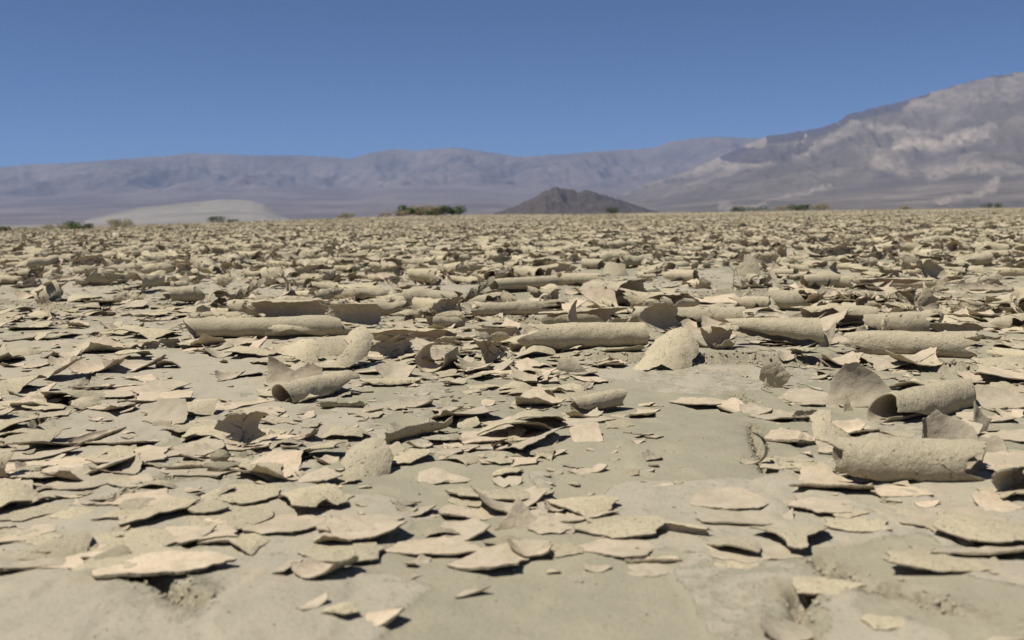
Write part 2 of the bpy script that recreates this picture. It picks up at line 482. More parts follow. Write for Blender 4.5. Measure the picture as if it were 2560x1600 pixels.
mountain('mountain_range', 'long hazy purple mountain range along the horizon',
         vpx([(-900, 420), (-400, 405), (0, 396), (60, 389), (200, 383), (270, 376), (400, 369), (440, 362), (520, 364), (600, 367), (700, 367), (790, 371), (830, 375), (870, 363), (930, 351), (985, 356), (1020, 353), (1075, 348), (1120, 354), (1180, 363), (1230, 371), (1290, 366), (1350, 363), (1400, 358), (1490, 353), (1540, 350), (1580, 336), (1640, 327), (1690, 323), (1740, 325), (1800, 327), (1900, 330), (2419, 330), (3300, 330)]),
         5200, 11200, 14500, 18000, 0.34, M_RANGE, 760, 170, 0.24, 100)
mountain('mountain', 'tall pale-banded mountain with dark cap rising on one side',
         vpx([(1380, 500), (1440, 470), (1500, 445), (1560, 425), (1640, 398), (1720, 362), (1790, 331), (1812, 321), (1870, 314), (1940, 301), (1975, 290), (2000, 271), (2060, 256), (2130, 241), (2200, 219), (2280, 196), (2340, 181), (2419, 169), (2600, 145), (2900, 130), (3300, 150)]),
         3200, 6200, 8800, 11500, 0.20, M_MOUNT, 640, 200, 0.26, 200,
         specs=[([(2248, 372), (2386, 349), (2481, 333)], 13, 1.0), ([(2137, 317), (1968, 396), (1809, 417), (1693, 420)], 15, 0.55), ([(1809, 378), (1904, 352)], 12, 0.5),
                ([(1835, 396), (1968, 386), (2047, 333)], 22, -0.75), ([(1984, 370), (2020, 342)], 9, 0.8), ([(2285, 268), (2433, 232), (2550, 205)], 15, 0.5),
                ([(2179, 314), (2285, 335)], 9, 0.65), ([(2333, 433), (2444, 417), (2550, 425)], 13, 0.55), ([(2179, 407), (2259, 423)], 11, 0.6),
                ([(2269, 400), (2391, 388)], 12, -0.6), ([(2190, 446), (2285, 452)], 9, -0.6), ([(2345, 512), (2444, 486), (2491, 449)], 9, 0.75),
                ([(1809, 520), (1968, 494), (2063, 473)], 5, 0.6), ([(1529, 486), (1650, 444), (1693, 417)], 9, 0.45), ([(2320, 520), (2560, 508)], 6, -0.5)], cap=0.17)
mountain('dark_hill', 'low dark rocky hill rising alone from the valley floor',
         vpx([(1165, 505), (1180, 500), (1215, 489), (1250, 471), (1290, 451), (1315, 443), (1340, 447), (1365, 453), (1385, 450), (1420, 461), (1460, 469), (1490, 480), (1530, 494), (1570, 504), (1620, 509)]),
         3000, 3250, 3900, 4500, 0.14, M_HILL, 220, 90, 0.6, 300, jag=0.09)
mountain('sand_dune', 'smooth pale sand dune below the hazy range',
         vpx([(200, 520), (270, 503), (340, 489), (400, 483), (450, 478), (520, 472), (560, 472), (595, 475), (622, 483), (642, 495), (665, 510), (700, 524)]),
         3600, 4000, 5000, 5600, 0.25, M_DUNE, 140, 60, 0.05, 400, jag=0.0)

# the air between the playa and the mountains
def build_haze():
    m = bpy.data.materials.new('haze_air'); m.use_nodes = True
    t = m.node_tree
    for n in list(t.nodes): t.nodes.remove(n)
    o = t.nodes.new('ShaderNodeOutputMaterial'); v = t.nodes.new('ShaderNodeVolumePrincipled')
    v.inputs['Color'].default_value = (0.33, 0.50, 0.84, 1)
    v.inputs['Density'].default_value = 4.0e-5
    v.inputs['Anisotropy'].default_value = 0.0
    t.links.new(v.outputs[0], o.inputs['Volume'])
    x0, x1, y0, y1, z0, z1 = -21000, 21000, -2000, 19500, -14, 1500
    V = [(x, y, z) for x in (x0, x1) for y in (y0, y1) for z in (z0, z1)]
    F = np.array([(0, 1, 3, 2), (4, 6, 7, 5), (0, 4, 5, 1), (2, 3, 7, 6), (0, 2, 6, 4), (1, 5, 7, 3)])
    tag(link('haze', make_mesh('haze', V, [F], [m])), 'thin blue haze in the valley air', None, None, 'stuff')
build_haze()
# ------------------------------------------------------------------ curled and flat pieces of dried mud
def bend_table(R0, theta, spiral):
    """cross-section of a sheet whose turning angle over its width is theta; returns width, and tables s -> (y, z)"""
    n = 240
    W = R0 * theta
    s = np.linspace(-0.5, 0.5, n)
    k = 1 + spiral * (s + 0.5) * 2
    k = k / k.mean()
    ds = W / (n - 1)
    th = np.cumsum(k) * theta / n
    th = th - th[n // 2]
    y = np.cumsum(np.cos(th)) * ds; z = np.cumsum(np.sin(th)) * ds
    y -= y[n // 2]; z -= z[n // 2]
    return W, s * W, y, z

def sheet_mesh(name, Sx, Tx, faces, border, theta, R0, spiral, phi, th, seed, taper=0, barrel=0, bow=0, wob=0.02, L=0.1, crisp=True):
    """Sx across the curl, Tx along its axis (metres): a thin curled sheet with an inner face, an outer face and a broken rim"""
    W, ts, ty, tz = bend_table(R0, theta, spiral)
    g = 1.0 + taper * Tx / L + barrel * (1 - (2 * Tx / L) ** 2)
    g = np.maximum(g, 0.18)
    q = np.clip(Sx / W, -0.5, 0.5) * W
    cy, cz = np.interp(q, ts, ty) * g, np.interp(q, ts, tz) * g
    e = W * 0.004
    dy = np.interp(np.clip(q + e, -W / 2, W / 2), ts, ty) - np.interp(np.clip(q - e, -W / 2, W / 2), ts, ty)
    dz = np.interp(np.clip(q + e, -W / 2, W / 2), ts, tz) - np.interp(np.clip(q - e, -W / 2, W / 2), ts, tz)
    ln = np.hypot(dy, dz) + 1e-12
    ny, nz = -dz / ln, dy / ln                      # towards the hollow side
    sz = max(W, L)
    w = wob * sz * (0.7 * fbm(Sx / sz * 3.0 + 5, Tx / sz * 3.0, seed, 3) + 0.3 * fbm(Sx / sz * 9.0, Tx / sz * 9.0, seed + 4, 2))
    w = w + bow * (Tx ** 2) / L
    cx, cy, cz = Tx + 0, cy + ny * w, cz + nz * w
    tv = th * (0.85 + 0.35 * vnoise(Sx / 0.006, Tx / 0.006, seed + 7))
    tb = tv.copy(); tb[border] *= 0.62
    top = np.stack([cx, cy + ny * tb * 0.45, cz + nz * tb * 0.45], 1)
    bot = np.stack([cx, cy - ny * tb * 0.55, cz - nz * tb * 0.55], 1)
    c, s = math.cos(phi), math.sin(phi)
    n = len(top); nb = len(border)
    V = np.concatenate([top, bot, top[border], bot[border]])
    y, z = V[:, 1].copy(), V[:, 2].copy()
    V[:, 1] = y * c - z * s; V[:, 2] = y * s + z * c
    i = np.arange(nb); j = (i + 1) % nb
    rim = np.stack([2 * n + i, 2 * n + nb + i, 2 * n + nb + j, 2 * n + j], 1)
    F = [f for f in faces] + [f[:, ::-1] + n for f in faces] + [rim]
    nf = sum(len(f) for f in faces)
    midx = np.concatenate([np.zeros(nf), np.ones(nf), np.full(nb, 2)])
    flat = np.concatenate([np.zeros(2 * nf), np.ones(nb)])
    return V, F, midx, flat

def jag_line(n, amp, seed, freq=9.0, bites=2, rng=None):
    t = np.linspace(0, 1, n)
    v = fbm(t * freq, t * 0 + seed * 0.37, seed, 4, 0.62) * amp
    rng = rng or random.Random(seed)
    for _ in range(bites):
        c, w, d = rng.random(), rng.uniform(0.06, 0.22), rng.uniform(0.4, 2.4) * amp
        v = v - d * np.maximum(0, 1 - np.abs(t - c) / w) * rng.choice((1, 1, 1, -0.7))
    return v

def roll_mesh(seed, L, Rr, theta, phi, taper=0, barrel=0, jag=0.10, bites=2, spiral=0.15, th=0.0019, ns=26, nt=22, wob=0.018, bow=0.02, skew=0.0, flat=0.95):
    """a curl: axis along X. theta in degrees of turn, phi in degrees turns it about its axis (0 hollow side up, 180 hollow side down)"""
    rng = random.Random(seed)
    theta = R(theta)
    W = Rr * theta
    a = np.linspace(0, 1, ns); b = np.linspace(0, 1, nt)
    jl, jr = jag_line(ns, jag * L, seed + 1, 5, bites, rng), jag_line(ns, jag * L, seed + 2, 5, bites, rng)
    j0, j1 = jag_line(nt, jag * W * 0.8, seed + 3, 6, bites, rng), jag_line(nt, jag * W * 0.8, seed + 4, 6, bites, rng)
    A, B = np.meshgrid(a, b, indexing='ij')
    t0 = -L / 2 - jl; t1 = L / 2 + jr
    s0 = -W / 2 * (1 - jag * 0.9) - j0; s1 = W / 2 * (1 - jag * 0.9) + j1
    cph = rng.uniform(0, 6.28); cut = rng.uniform(0.1, 0.7) * Rr * min(1.0, theta / 3.5)
    t0 = t0 + cut * np.sin(2 * math.pi * a * min(1, theta / 6.28) + cph); t1 = t1 + cut * np.sin(2 * math.pi * a * min(1, theta / 6.28) + cph * 1.7)
    dg = rng.uniform(-0.16, 0.16) * W
    s1 = s1 + dg * (b - 0.5) * 2; s0 = s0 + rng.uniform(-0.10, 0.10) * W * (b - 0.5) * 2
    T = t0[:, None] * (1 - B) + t1[:, None] * B + skew * L * (A - 0.5)
    Sg = s0[None] * (1 - A) + s1[None] * A
    faces = [grid_quads(ns, nt)]
    ii, jj = np.arange(ns), np.arange(nt)
    border = np.concatenate([ii[:-1] * nt, (ns - 1) * nt + jj[:-1], ii[::-1][:-1] * nt + nt - 1, jj[::-1][:-1]])
    faces = [f[:, ::-1] for f in faces]
    V, F, mi, fl = sheet_mesh('mud', Sg.ravel(), T.ravel(), faces, border[::-1], theta, Rr, spiral, R(phi), th, seed, taper, barrel, bow, wob, L)
    if theta > 4: V[:, 2] *= flat
    return V, F, mi, fl

def outline(seed, W, D, corners, rough=0.035, n=56, pts=None, concave=0.5):
    """broken outline with sharp corners and bowed, ragged edges; returns n points"""
    rng = random.Random(seed)
    if pts is None:
        an = sorted((k + rng.uniform(-0.33, 0.33)) / corners * 2 * math.pi for k in range(corners))
        off = rng.random() * 6.28
        pts = [(math.cos(t + off) * rng.uniform(0.78, 1.08), math.sin(t + off) * rng.uniform(0.78, 1.08)) for t in an]
        p = np.array(pts)
        p = (p - (p.max(0) + p.min(0)) / 2) / ((p.max(0) - p.min(0)) / 2)
    else:
        p = np.array(pts, float)
    k = len(p); out = []
    per = [max(3, int(round(n * np.linalg.norm(p[(i + 1) % k] - p[i]) / sum(np.linalg.norm(p[(q + 1) % k] - p[q]) for q in range(k))))) for i in range(k)]
    for i in range(k):
        a, b = p[i], p[(i + 1) % k]
        e = b - a; ln = np.linalg.norm(e); nrm = np.array((e[1], -e[0])) / ln
        t = np.linspace(0, 1, per[i], endpoint=False)
        bow = rng.uniform(-concave, 0.55) * 0.16 * ln
        j = fbm(t * 4 * ln + 7 * i, t * 0 + 3.3, seed + i, 4, 0.65) * rough * 2.2 * np.minimum(1, np.minimum(t, 1 - t) * 9 + 0.15)
        out.append(a + e * t[:, None] + nrm * ((4 * t * (1 - t) * bow) + j)[:, None])
    o = np.concatenate(out)
    return o * np.array((W / 2, D / 2))

def flake_mesh(seed, W, D, corners=6, theta=25, phi=0, axis=0, th=0.0018, rings=6, n=56, wob=0.03, pts=None, rough=0.035, taper=0, bow=0, concave=0.5):
    """a broken flat piece W wide and D deep, bent by theta degrees (positive: rim up) about an axis turned by `axis` degrees from X"""
    o = outline(seed, W, D, corners, rough, n, pts, concave)
    nb = len(o)
    ctr = o.mean(0) * 0.3
    fr = np.linspace(1, 0, rings + 1)[:-1] ** 0.8
    P = np.concatenate([ctr + (o - ctr) * f for f in fr] + [ctr[None]])
    ca, sa = math.cos(R(axis)), math.sin(R(axis))
    T = P[:, 0] * ca + P[:, 1] * sa; Sg = -P[:, 0] * sa + P[:, 1] * ca
    i = np.arange(nb); j = (i + 1) % nb
    Q = np.concatenate([np.stack([k * nb + i, k * nb + j, (k + 1) * nb + j, (k + 1) * nb + i], 1) for k in range(rings - 1)])
    tri = np.stack([(rings - 1) * nb + i, (rings - 1) * nb + j, np.full(nb, rings * nb)], 1)
    ext = max(np.ptp(Sg), 1e-4) * 1.04
    m = (Sg.max() + Sg.min()) / 2
    the = R(abs(theta)) + 1e-3
    ph = R(phi) + (math.pi if theta < 0 else 0)
    sgn = -1 if theta < 0 else 1
    V, F, mi, fl = sheet_mesh('mud', (Sg - m) * sgn, T, [Q, tri], i, the, ext / the, 0.0, ph, th, seed, taper, 0, bow, wob, max(np.ptp(T), 1e-4))
    if theta < 0:          # a hump keeps its outer face upward
        F = [f[:, ::-1] for f in F]
    c, s = ca, sa
    x, y = V[:, 0].copy(), V[:, 1].copy()
    V[:, 0] = x * c - y * s; V[:, 1] = x * s + y * c
    return V, F, mi, fl

def rot_xyz(V, tilt=0, lean=0, yaw=0):
    """tilt about X, then lean about Y, then yaw about Z (degrees)"""
    V = np.array(V)
    for ax, an in ((0, tilt), (1, lean), (2, yaw)):
        if an:
            c, s = math.cos(R(an)), math.sin(R(an)); p, q = [(1, 2), (2, 0), (0, 1)][ax]
            a, b = V[:, p].copy(), V[:, q].copy()
            V[:, p] = a * c - b * s; V[:, q] = a * s + b * c
    return V

BOXES = []
FOOT = []         # (x, y, radius) of the pieces set out so far
def rest(V, x, y, sink):
    """height at which the piece touches the ground"""
    q = np.sort(ground_z(V[:, 0] + x, V[:, 1] + y) - V[:, 2])
    return float(q[int(len(q) * 0.975)]) - sink

THINGS = []       # (object, kind, x, y, size)
def put_piece(name, geo, x, y, sink, label=None, cat=None, group=None, parent=None, zoff=0.0):
    V, F, mi, fl = geo
    sub = V[:: max(1, len(V) // 500)]
    z = rest(sub, x, y, sink) + zoff
    me = make_mesh(name, V, F, SHEET_MATS, mi, fl)
    o = link(name, me, parent)
    o.location = (x, y, z)
    if parent is not None:
        o.location = Vector((x, y, z)) - parent.location
    tag(o, label, cat, group)
    return o

def metres(px, py):
    x, y = px_ground(px, py)
    return float(x), float(y), float(np.hypot(y, CAM_Z)) / FPX

_seed = [1000]
CAT = {'mud_roll': 'mud roll', 'mud_flake': 'mud flake', 'mud_shell': 'mud shell', 'mud_shard': 'mud shard'}
GRP = {'mud_roll': 'rolled-up curls of dried mud', 'mud_flake': 'broken flat flakes of dried mud', 'mud_shell': 'hollow upturned shells of dried mud', 'mud_shard': 'upright pointed shards of dried mud'}
LAND = []         # landmarks for wording: (x, y, short description)

def hero_roll(label, box, D=None, yaw=0, theta=320, phi=0, name='mud_roll', short=None, tilt=0, lean=0, sink=0.0012, parent=None, zoff=0, dy=0, Lk=1.0, ends=None, **kw):
    x0, y0, x1, y1 = box
    BOXES.append(box)
    D = D or (y1 - y0)
    xg, yg, mpp = metres((x0 + x1) / 2, y1)
    Dm = D * mpp; W = (x1 - x0) * mpp
    sy, cy = abs(math.sin(R(yaw))), abs(math.cos(R(yaw)))
    L = max((W - Dm * sy * 0.9) / max(cy, 0.25), 0.012) * Lk
    yc = yg + Dm * 0.40 * cy + L * 0.5 * sy + dy
    xc = xg * (yc / yg) if yg > 0 else xg
    if ends:
        (ax, ay), (bx, by) = ends
        ax, ay, mpp = metres(ax, ay); bx, by, _q = metres(bx, by)
        Dm = D * mpp; L = math.hypot(bx - ax, by - ay); yaw = math.degrees(math.atan2(by - ay, bx - ax))
        xc, yc = (ax + bx) / 2, (ay + by) / 2
    _seed[0] += 13
    kw.setdefault('ns', 34); kw.setdefault('nt', 30)
    th = kw.pop('th', 0.0020)
    sd = kw.pop('seed', _seed[0])
    geo = roll_mesh(sd, L, Dm / 2 - th * 0.5, theta, phi, th=th, **kw)
    geo = (rot_xyz(geo[0], tilt, lean, yaw),) + geo[1:]
    o = put_piece(name, geo, xc, yc, sink, label if parent is None else None, CAT[name] if parent is None else None, GRP[name] if parent is None else None, parent, zoff)
    if parent is None:
        THINGS.append((o, name, xc, yc, L)); 
        if short: LAND.append((xc, yc, short))
    for k in np.linspace(-0.5, 0.5, 4):
        FOOT.append((xc + k * L * math.cos(R(yaw)), yc + k * L * math.sin(R(yaw)), Dm * 0.55))
    return o

def hero_flake(label, box, theta=20, phi=0, tilt=0, lean=0, yaw=0, name='mud_flake', short=None, corners=6, sink=0.0015, depth=None, axis=None, parent=None, zoff=0, **kw):
    x0, y0, x1, y1 = box
    BOXES.append(box)
    if name == 'mud_flake':
        tilt, sink = tilt * 0.6, sink - (0.0006 if short else -0.0002)
        need = 0.8 * (y1 - y0) / math.sin(math.atan((y1 - 548) / FPX))
        depth = min(max(depth or 0, need), 1.15 * (x1 - x0))
    xg, yg, mpp = metres((x0 + x1) / 2, y1)
    _, yt = px_ground((x0 + x1) / 2, max(y0, 600))
    W = (x1 - x0) * mpp
    Dm = depth * mpp if depth else min(max(float(yt) - yg, 0.35 * W), 0.85 * W)
    yc = yg + Dm * 0.5 * abs(math.cos(R(phi + tilt)))
    xc = xg * yc / yg
    _seed[0] += 13
    sd = kw.pop('seed', _seed[0])
    ax = axis if axis is not None else random.Random(sd).uniform(-40, 40)
    geo = flake_mesh(sd, W, Dm, corners, theta, phi, ax, **kw)
    geo = (rot_xyz(geo[0], tilt, lean, yaw),) + geo[1:]
    o = put_piece(name, geo, xc, yc, sink, label if parent is None else None, CAT[name] if parent is None else None, GRP[name] if parent is None else None, parent, zoff)
    if parent is None:
        THINGS.append((o, name, xc, yc, W))
        if short: LAND.append((xc, yc, short))
    FOOT.append((xc, yc, min(W, Dm) * 0.42))
    return o

SPIKE = [(-0.8, -1), (0.75, -1), (0.18, 1.0), (0.0, 0.95)]
def hero_shard(label, box, pts=SPIKE, tilt=78, yaw=0, lean=0, theta=35, short=None, sink=0.003, name='mud_shard', axis=90, parent=None, **kw):
    x0, y0, x1, y1 = box
    BOXES.append(box)
    xg, yg, mpp = metres((x0 + x1) / 2, y1)
    W, Hh = (x1 - x0) * mpp, (y1 - y0) * mpp / max(0.55, abs(math.sin(R(tilt + 10))))
    hb = R(abs(theta)) / 2 + 1e-3; sc = hb / math.sin(hb)
    if axis > 45: W *= sc
    else: Hh *= sc
    _seed[0] += 13
    sd = kw.pop('seed', _seed[0])
    kw.setdefault('rings', 5)
    geo = flake_mesh(sd, W, Hh, 4, theta, 0, axis, pts=pts, rough=0.04, n=72, **kw)
    geo = (rot_xyz(geo[0], tilt, lean, yaw),) + geo[1:]
    if parent is not None:
        return put_piece(name, geo, xg, yg + 0.003, sink, parent=parent)
    o = put_piece(name, geo, xg, yg + 0.003, sink, label, CAT[name], GRP[name])
    THINGS.append((o, name, xg, yg, W))
    if short: LAND.append((xg, yg, short))
    FOOT.append((xg, yg, W * 0.3))
    return o

HR, HF, HS = hero_roll, hero_flake, hero_shard

# ---- curls and shells around the log-like roll
HR('long smooth log-like mud roll with a dark slit near one end', (472, 794, 850, 849), yaw=2, theta=390, phi=150, jag=0.03, bites=1, barrel=0.03, short='long log-like roll', nt=44)
HR('low arched mud shell with dark hollow facing out behind the log-like roll', (640, 770, 826, 803), D=54, theta=200, phi=110, name='mud_shell', yaw=-3, jag=0.10, dy=0.03, short='arched shell behind the log')
HR('upright mud bowl with brown shaded hollow and bright front lip', (818, 764, 956, 818), D=62, theta=165, phi=94, name='mud_shell', yaw=-6, jag=0.07, dy=0.01, short='upright brown-hollowed bowl')
HR('half-buried arched roll with a coiled lip at its left mouth', (672, 816, 860, 850), D=40, theta=300, phi=165, yaw=12, taper=0.15, short='roll with the coiled lip')
HS('domed mud piece with its tip pointing down to the right', (709, 838, 806, 918), pts=[(-1,0.3),(-0.7,0.95),(-0.1,1),(0.5,0.75),(0.85,0.3),(0.8,-0.2),(1,-1),(0.4,-0.75),(-0.4,-0.35),(-0.95,0)], theta=-85, tilt=30, axis=62, name='mud_shell', short='domed piece with right-hand tip')
HS('claw-shaped mud piece pointing down to the left beside the domed one', (830, 802, 920, 922), pts=[(-0.35,1),(0.5,0.95),(1,0.6),(0.95,0.2),(0.6,-0.3),(-0.2,-0.8),(-1,-1),(-0.6,-0.4),(-0.25,0.1),(-0.1,0.45),(-0.6,0.6)], theta=-90, tilt=36, axis=62, name='mud_shell', short='claw-shaped piece')
HS('round-backed mud piece wedged between the domed and the claw-shaped pieces', (775, 828, 872, 898), pts=[(-0.9,0.2),(-0.3,0.9),(0.5,1),(1,0.7),(0.95,-0.5),(0.5,-1),(-0.4,-1),(-0.9,-0.5)], theta=-100, tilt=32, axis=10, name='mud_shell')
HR('two-part mud roll with a small white chip stuck on its front', (906, 808, 1150, 862), D=46, yaw=-4, theta=335, phi=62, jag=0.08, bites=3, taper=-0.1, short='two-part roll')
HF('small white chip leaning on the two-part roll', (982, 833, 1010, 846), theta=8, tilt=55, corners=4, name='mud_flake', depth=16, zoff=0.006)
# ---- around the roll with the dark mouth
HR('mud roll with a gaping dark mouth at its left end', (655, 930, 868, 1021), D=64, ends=((688, 1008), (858, 972)), theta=350, phi=140, jag=0.03, bites=1, spiral=-0.3, barrel=-0.02, short='roll with the gaping left mouth', nt=40, ns=40)
HF('thin sheet lying flat under the lip of the gaping roll', (440, 985, 690, 1028), theta=12, axis=70, tilt=-1.5, corners=6, sink=0.002)
HS('jagged upright mud shell with brown inside behind the gaping roll', (668, 890, 806, 962), pts=[(-1,-1),(1,-1),(1,0.1),(0.6,0.55),(0.2,-0.1),(-0.35,0.25),(-0.95,1)], theta=50, tilt=76, axis=0, name='mud_shell', short='jagged brown shell', rings=7)
HF('leaf-shaped curled mud piece propped on the front of the gaping roll', (704, 960, 802, 1011), theta=95, axis=20, tilt=18, lean=-8, name='mud_shell', pts=[(-1, -0.3), (-0.3, 0.9), (0.4, 0.7), (1, -0.2), (0.5, -1), (-0.4, -0.8)], depth=52)
HR('mud flake with its front edge rolled up next to the leaf-shaped piece', (795, 976, 918, 1020), D=44, theta=140, phi=-20, yaw=-8, jag=0.16, name='mud_shell')
HR('thin mud hoop standing open like a ring', (1036, 868, 1136, 934), D=80, theta=250, phi=10, yaw=76, jag=0.05, name='mud_shell', Lk=1.0, short='thin open hoop')
HR('arched mud curl with scooped right end in front of the claw-shaped piece', (908, 920, 1044, 962), D=46, theta=150, phi=172, yaw=5, taper=0.2, jag=0.12)
HF('large upturned cream shell standing behind the scooped curl', (935, 876, 1046, 948), theta=70, axis=80, tilt=28, name='mud_shell', depth=80, corners=6, short='large cream shell')
HR('boat-shaped mud trough rising to the right and casting a long shadow', (950, 1012, 1132, 1103), D=64, theta=150, phi=-28, yaw=30, lean=-6, jag=0.08, taper=0.1, name='mud_shell', short='boat-shaped trough', ns=40, nt=40)
HS('rounded barrel-backed mud piece with speckled face and broken lower corner', (843, 1074, 975, 1174), pts=[(-0.8,0.75),(-0.2,1),(0.6,0.9),(1,0.3),(0.95,-0.3),(0.6,-0.85),(0.3,-1),(-0.1,-0.85),(-0.9,-0.9),(-0.6,-0.35),(-0.85,0.1)], theta=-85, tilt=28, axis=70, name='mud_shell', short='barrel-backed piece', rings=7)
HF('broad tilted mud plate with a dark hollow under its right side', (620, 1070, 850, 1180), theta=-42, axis=35, tilt=-13, lean=-8, pts=[(-1, -0.95), (-0.55, -0.1), (-0.2, 0.8), (0.4, 1), (1, 0.75), (0.85, 0.15), (0.2, 0.05), (0.0, -0.45), (-0.5, -1)], short='broad tilted plate', depth=165, rings=8, n=80)
HF('small curled chip lying in the dark hollow of the broad tilted plate', (783, 1125, 846, 1162), theta=80, axis=-30, corners=5, lean=15)
# ---- more of the litter in front of and behind the tube and the barrel-like roll
HS('small pale spike just left of the tube mouth', (2098, 972, 2140, 1022), pts=[(-1, -1), (0.8, -1), (0.3, 0.2), (0.1, 1)], theta=45, tilt=70, yaw=20)
HF('cream flake with rolled lip in front of the tube mouth', (2088, 1030, 2200, 1092), theta=70, axis=15, tilt=4, corners=6, depth=80)
HF('tan chip resting on the ground between tube and barrel-like roll', (2205, 1070, 2290, 1098), theta=-30, corners=5, depth=46)
HF('pale flake tucked under the far end of the tube', (2400, 1022, 2530, 1062), theta=25, tilt=-5, corners=6, depth=80)
HF('curved tan flake right of the barrel-like roll', (2452, 1100, 2580, 1160), theta=-45, axis=20, tilt=-5, corners=6, depth=96)
HF('torn flake at the broken left end of the barrel-like roll', (2040, 1140, 2130, 1196), theta=55, axis=50, tilt=10, corners=5, depth=74)
HF('thin plate lying under the front of the barrel-like roll', (2180, 1212, 2330, 1246), theta=8, corners=7, depth=66)
HS('short notched shard between the shallow cream bowl and the loop', (1990, 1064, 2040, 1108), pts=[(-1, -1), (1, -1), (0.7, 0.4), (0.2, 0.1), (-0.2, 1), (-0.7, 0.2)], theta=50, tilt=60)
# ---- middle rows
HR('slim tapering mud roll rising to the right beyond the bare strip', (1219, 676, 1396, 738), D=37, yaw=38, theta=380, phi=160, taper=0.12, jag=0.03, bites=1, short='slim tapering roll')
HR('straight mud roll lying end to end with the slim tapering roll', (1392, 684, 1506, 719), yaw=-5, theta=340, phi=160, jag=0.07)
HF('bright cream sheet dished open in front of the straight roll', (1445, 698, 1622, 734), theta=55, axis=10, tilt=6, name='mud_shell', corners=8, short='bright dished sheet', depth=150)
HR('long low wing of mud with pointed left end', (1165, 764, 1396, 803), D=40, theta=150, phi=-75, yaw=4, taper=0.35, jag=0.08, name='mud_shell', short='long pointed wing')
HR('mud roll cracked into two lengths behind the pale pointed shard', (1350, 760, 1556, 826), D=54, yaw=14, theta=335, phi=40, jag=0.07, bites=3, taper=0.12, short='roll cracked into two lengths', nt=40)
HR('half-open mud roll with ragged orange-tinted upper edge', (1205, 797, 1350, 864), D=60, yaw=6, theta=230, phi=5, jag=0.12, short='half-open ragged roll')
HS('pale curved shard standing at the end of the half-open ragged roll', (1300, 808, 1372, 858), pts=[(-1, -1), (0.9, -1), (0.5, 0.1), (-0.25, 1.0), (-0.75, 0.3)], theta=85, tilt=70, yaw=-25)
HS('thin pale pointed shard standing before the roll cracked into two lengths', (1480, 796, 1530, 835), pts=[(-1, -1), (0.5, -1), (0.55, 0.0), (0.9, 1.0), (0.2, 0.1)], theta=50)
HR('big mud roll with jagged brown left mouth and cream tear in its side', (1318, 824, 1628, 892), yaw=3, theta=310, phi=-62, jag=0.06, bites=2, spiral=0.1, short='big torn roll', nt=52, ns=40)
HF('narrow flap curling from the torn side of the big roll', (1508, 862, 1614, 902), theta=90, axis=12, tilt=-20, name='mud_shell', corners=5, depth=44)
HF('grey square end piece butted against the jagged left mouth', (1270, 846, 1322, 886), theta=-60, axis=5, tilt=-45, corners=4, name='mud_shell', depth=42)
HS('helmet-like mud dome with a pointed lower lip', (1595, 812, 1760, 921), pts=[(-0.55,0.25),(-0.25,0.8),(0.3,1),(0.75,1),(1,0.4),(0.9,-0.1),(0.75,-0.6),(0.5,-1),(0.2,-0.95),(-0.2,-0.75),(-0.55,-1),(-0.85,-0.95),(-1,-0.65),(-0.7,-0.2)], theta=-90, tilt=34, axis=60, name='mud_shell', short='helmet-like dome', rings=8)
HR('fat short mud roll tucked behind the helmet-like dome', (1735, 826, 1832, 890), yaw=24, theta=320, phi=70, jag=0.09, bites=3)
HR('brown-faced hollow mud shell leaning out above the big torn roll', (1606, 778, 1694, 845), D=84, theta=150, phi=96, yaw=12, name='mud_shell', jag=0.10, dy=0.02, short='brown-faced hollow shell')
HR('round-topped mud roll joined to the brown-faced hollow shell', (1570, 774, 1684, 822), yaw=-8, theta=330, phi=170, dy=0.05)
HR('arched mud roll with a round dark mouth like a culvert', (1682, 754, 1842, 826), D=62, yaw=-4, theta=280, phi=160, jag=0.10, bites=3, short='culvert-mouthed roll')
HF('cream flake curling upward under the culvert-mouthed roll', (1700, 790, 1745, 832), theta=80, tilt=35, name='mud_shell', corners=5, depth=50)
HR('broad arched mud sheet with a wavy front edge and dark gaps below', (1216, 930, 1426, 974), D=66, theta=80, phi=182, yaw=-6, sink=0.003, jag=0.10, bites=3, name='mud_flake', short='wavy arched sheet', nt=40)
HR('stubby mud roll with a dark mouth at its left end on bare clay', (1394, 976, 1552, 1037), D=52, ends=((1424, 1030), (1540, 1008)), theta=345, phi=140, jag=0.05, short='stubby dark-mouthed roll')
HF('pale pink flake sloping up behind the stubby roll', (1480, 945, 1550, 1000), theta=50, tilt=35, corners=5, depth=70)
HS('curved grey shard sticking up at the right end of the wavy sheet', (1418, 934, 1478, 966), pts=[(-1, -1), (0.4, -1), (1, 0.9), (0.7, 1), (-0.1, 0)], theta=40, tilt=60, lean=10)
HF('curling cream flake with thick rolled edge below the big torn roll', (1412, 868, 1476, 910), theta=85, axis=30, name='mud_shell', corners=6, depth=60)
HF('pale cupped chip beside the thick-edged cream flake', (1300, 884, 1366, 912), theta=75, axis=0, name='mud_shell', corners=5, depth=50)
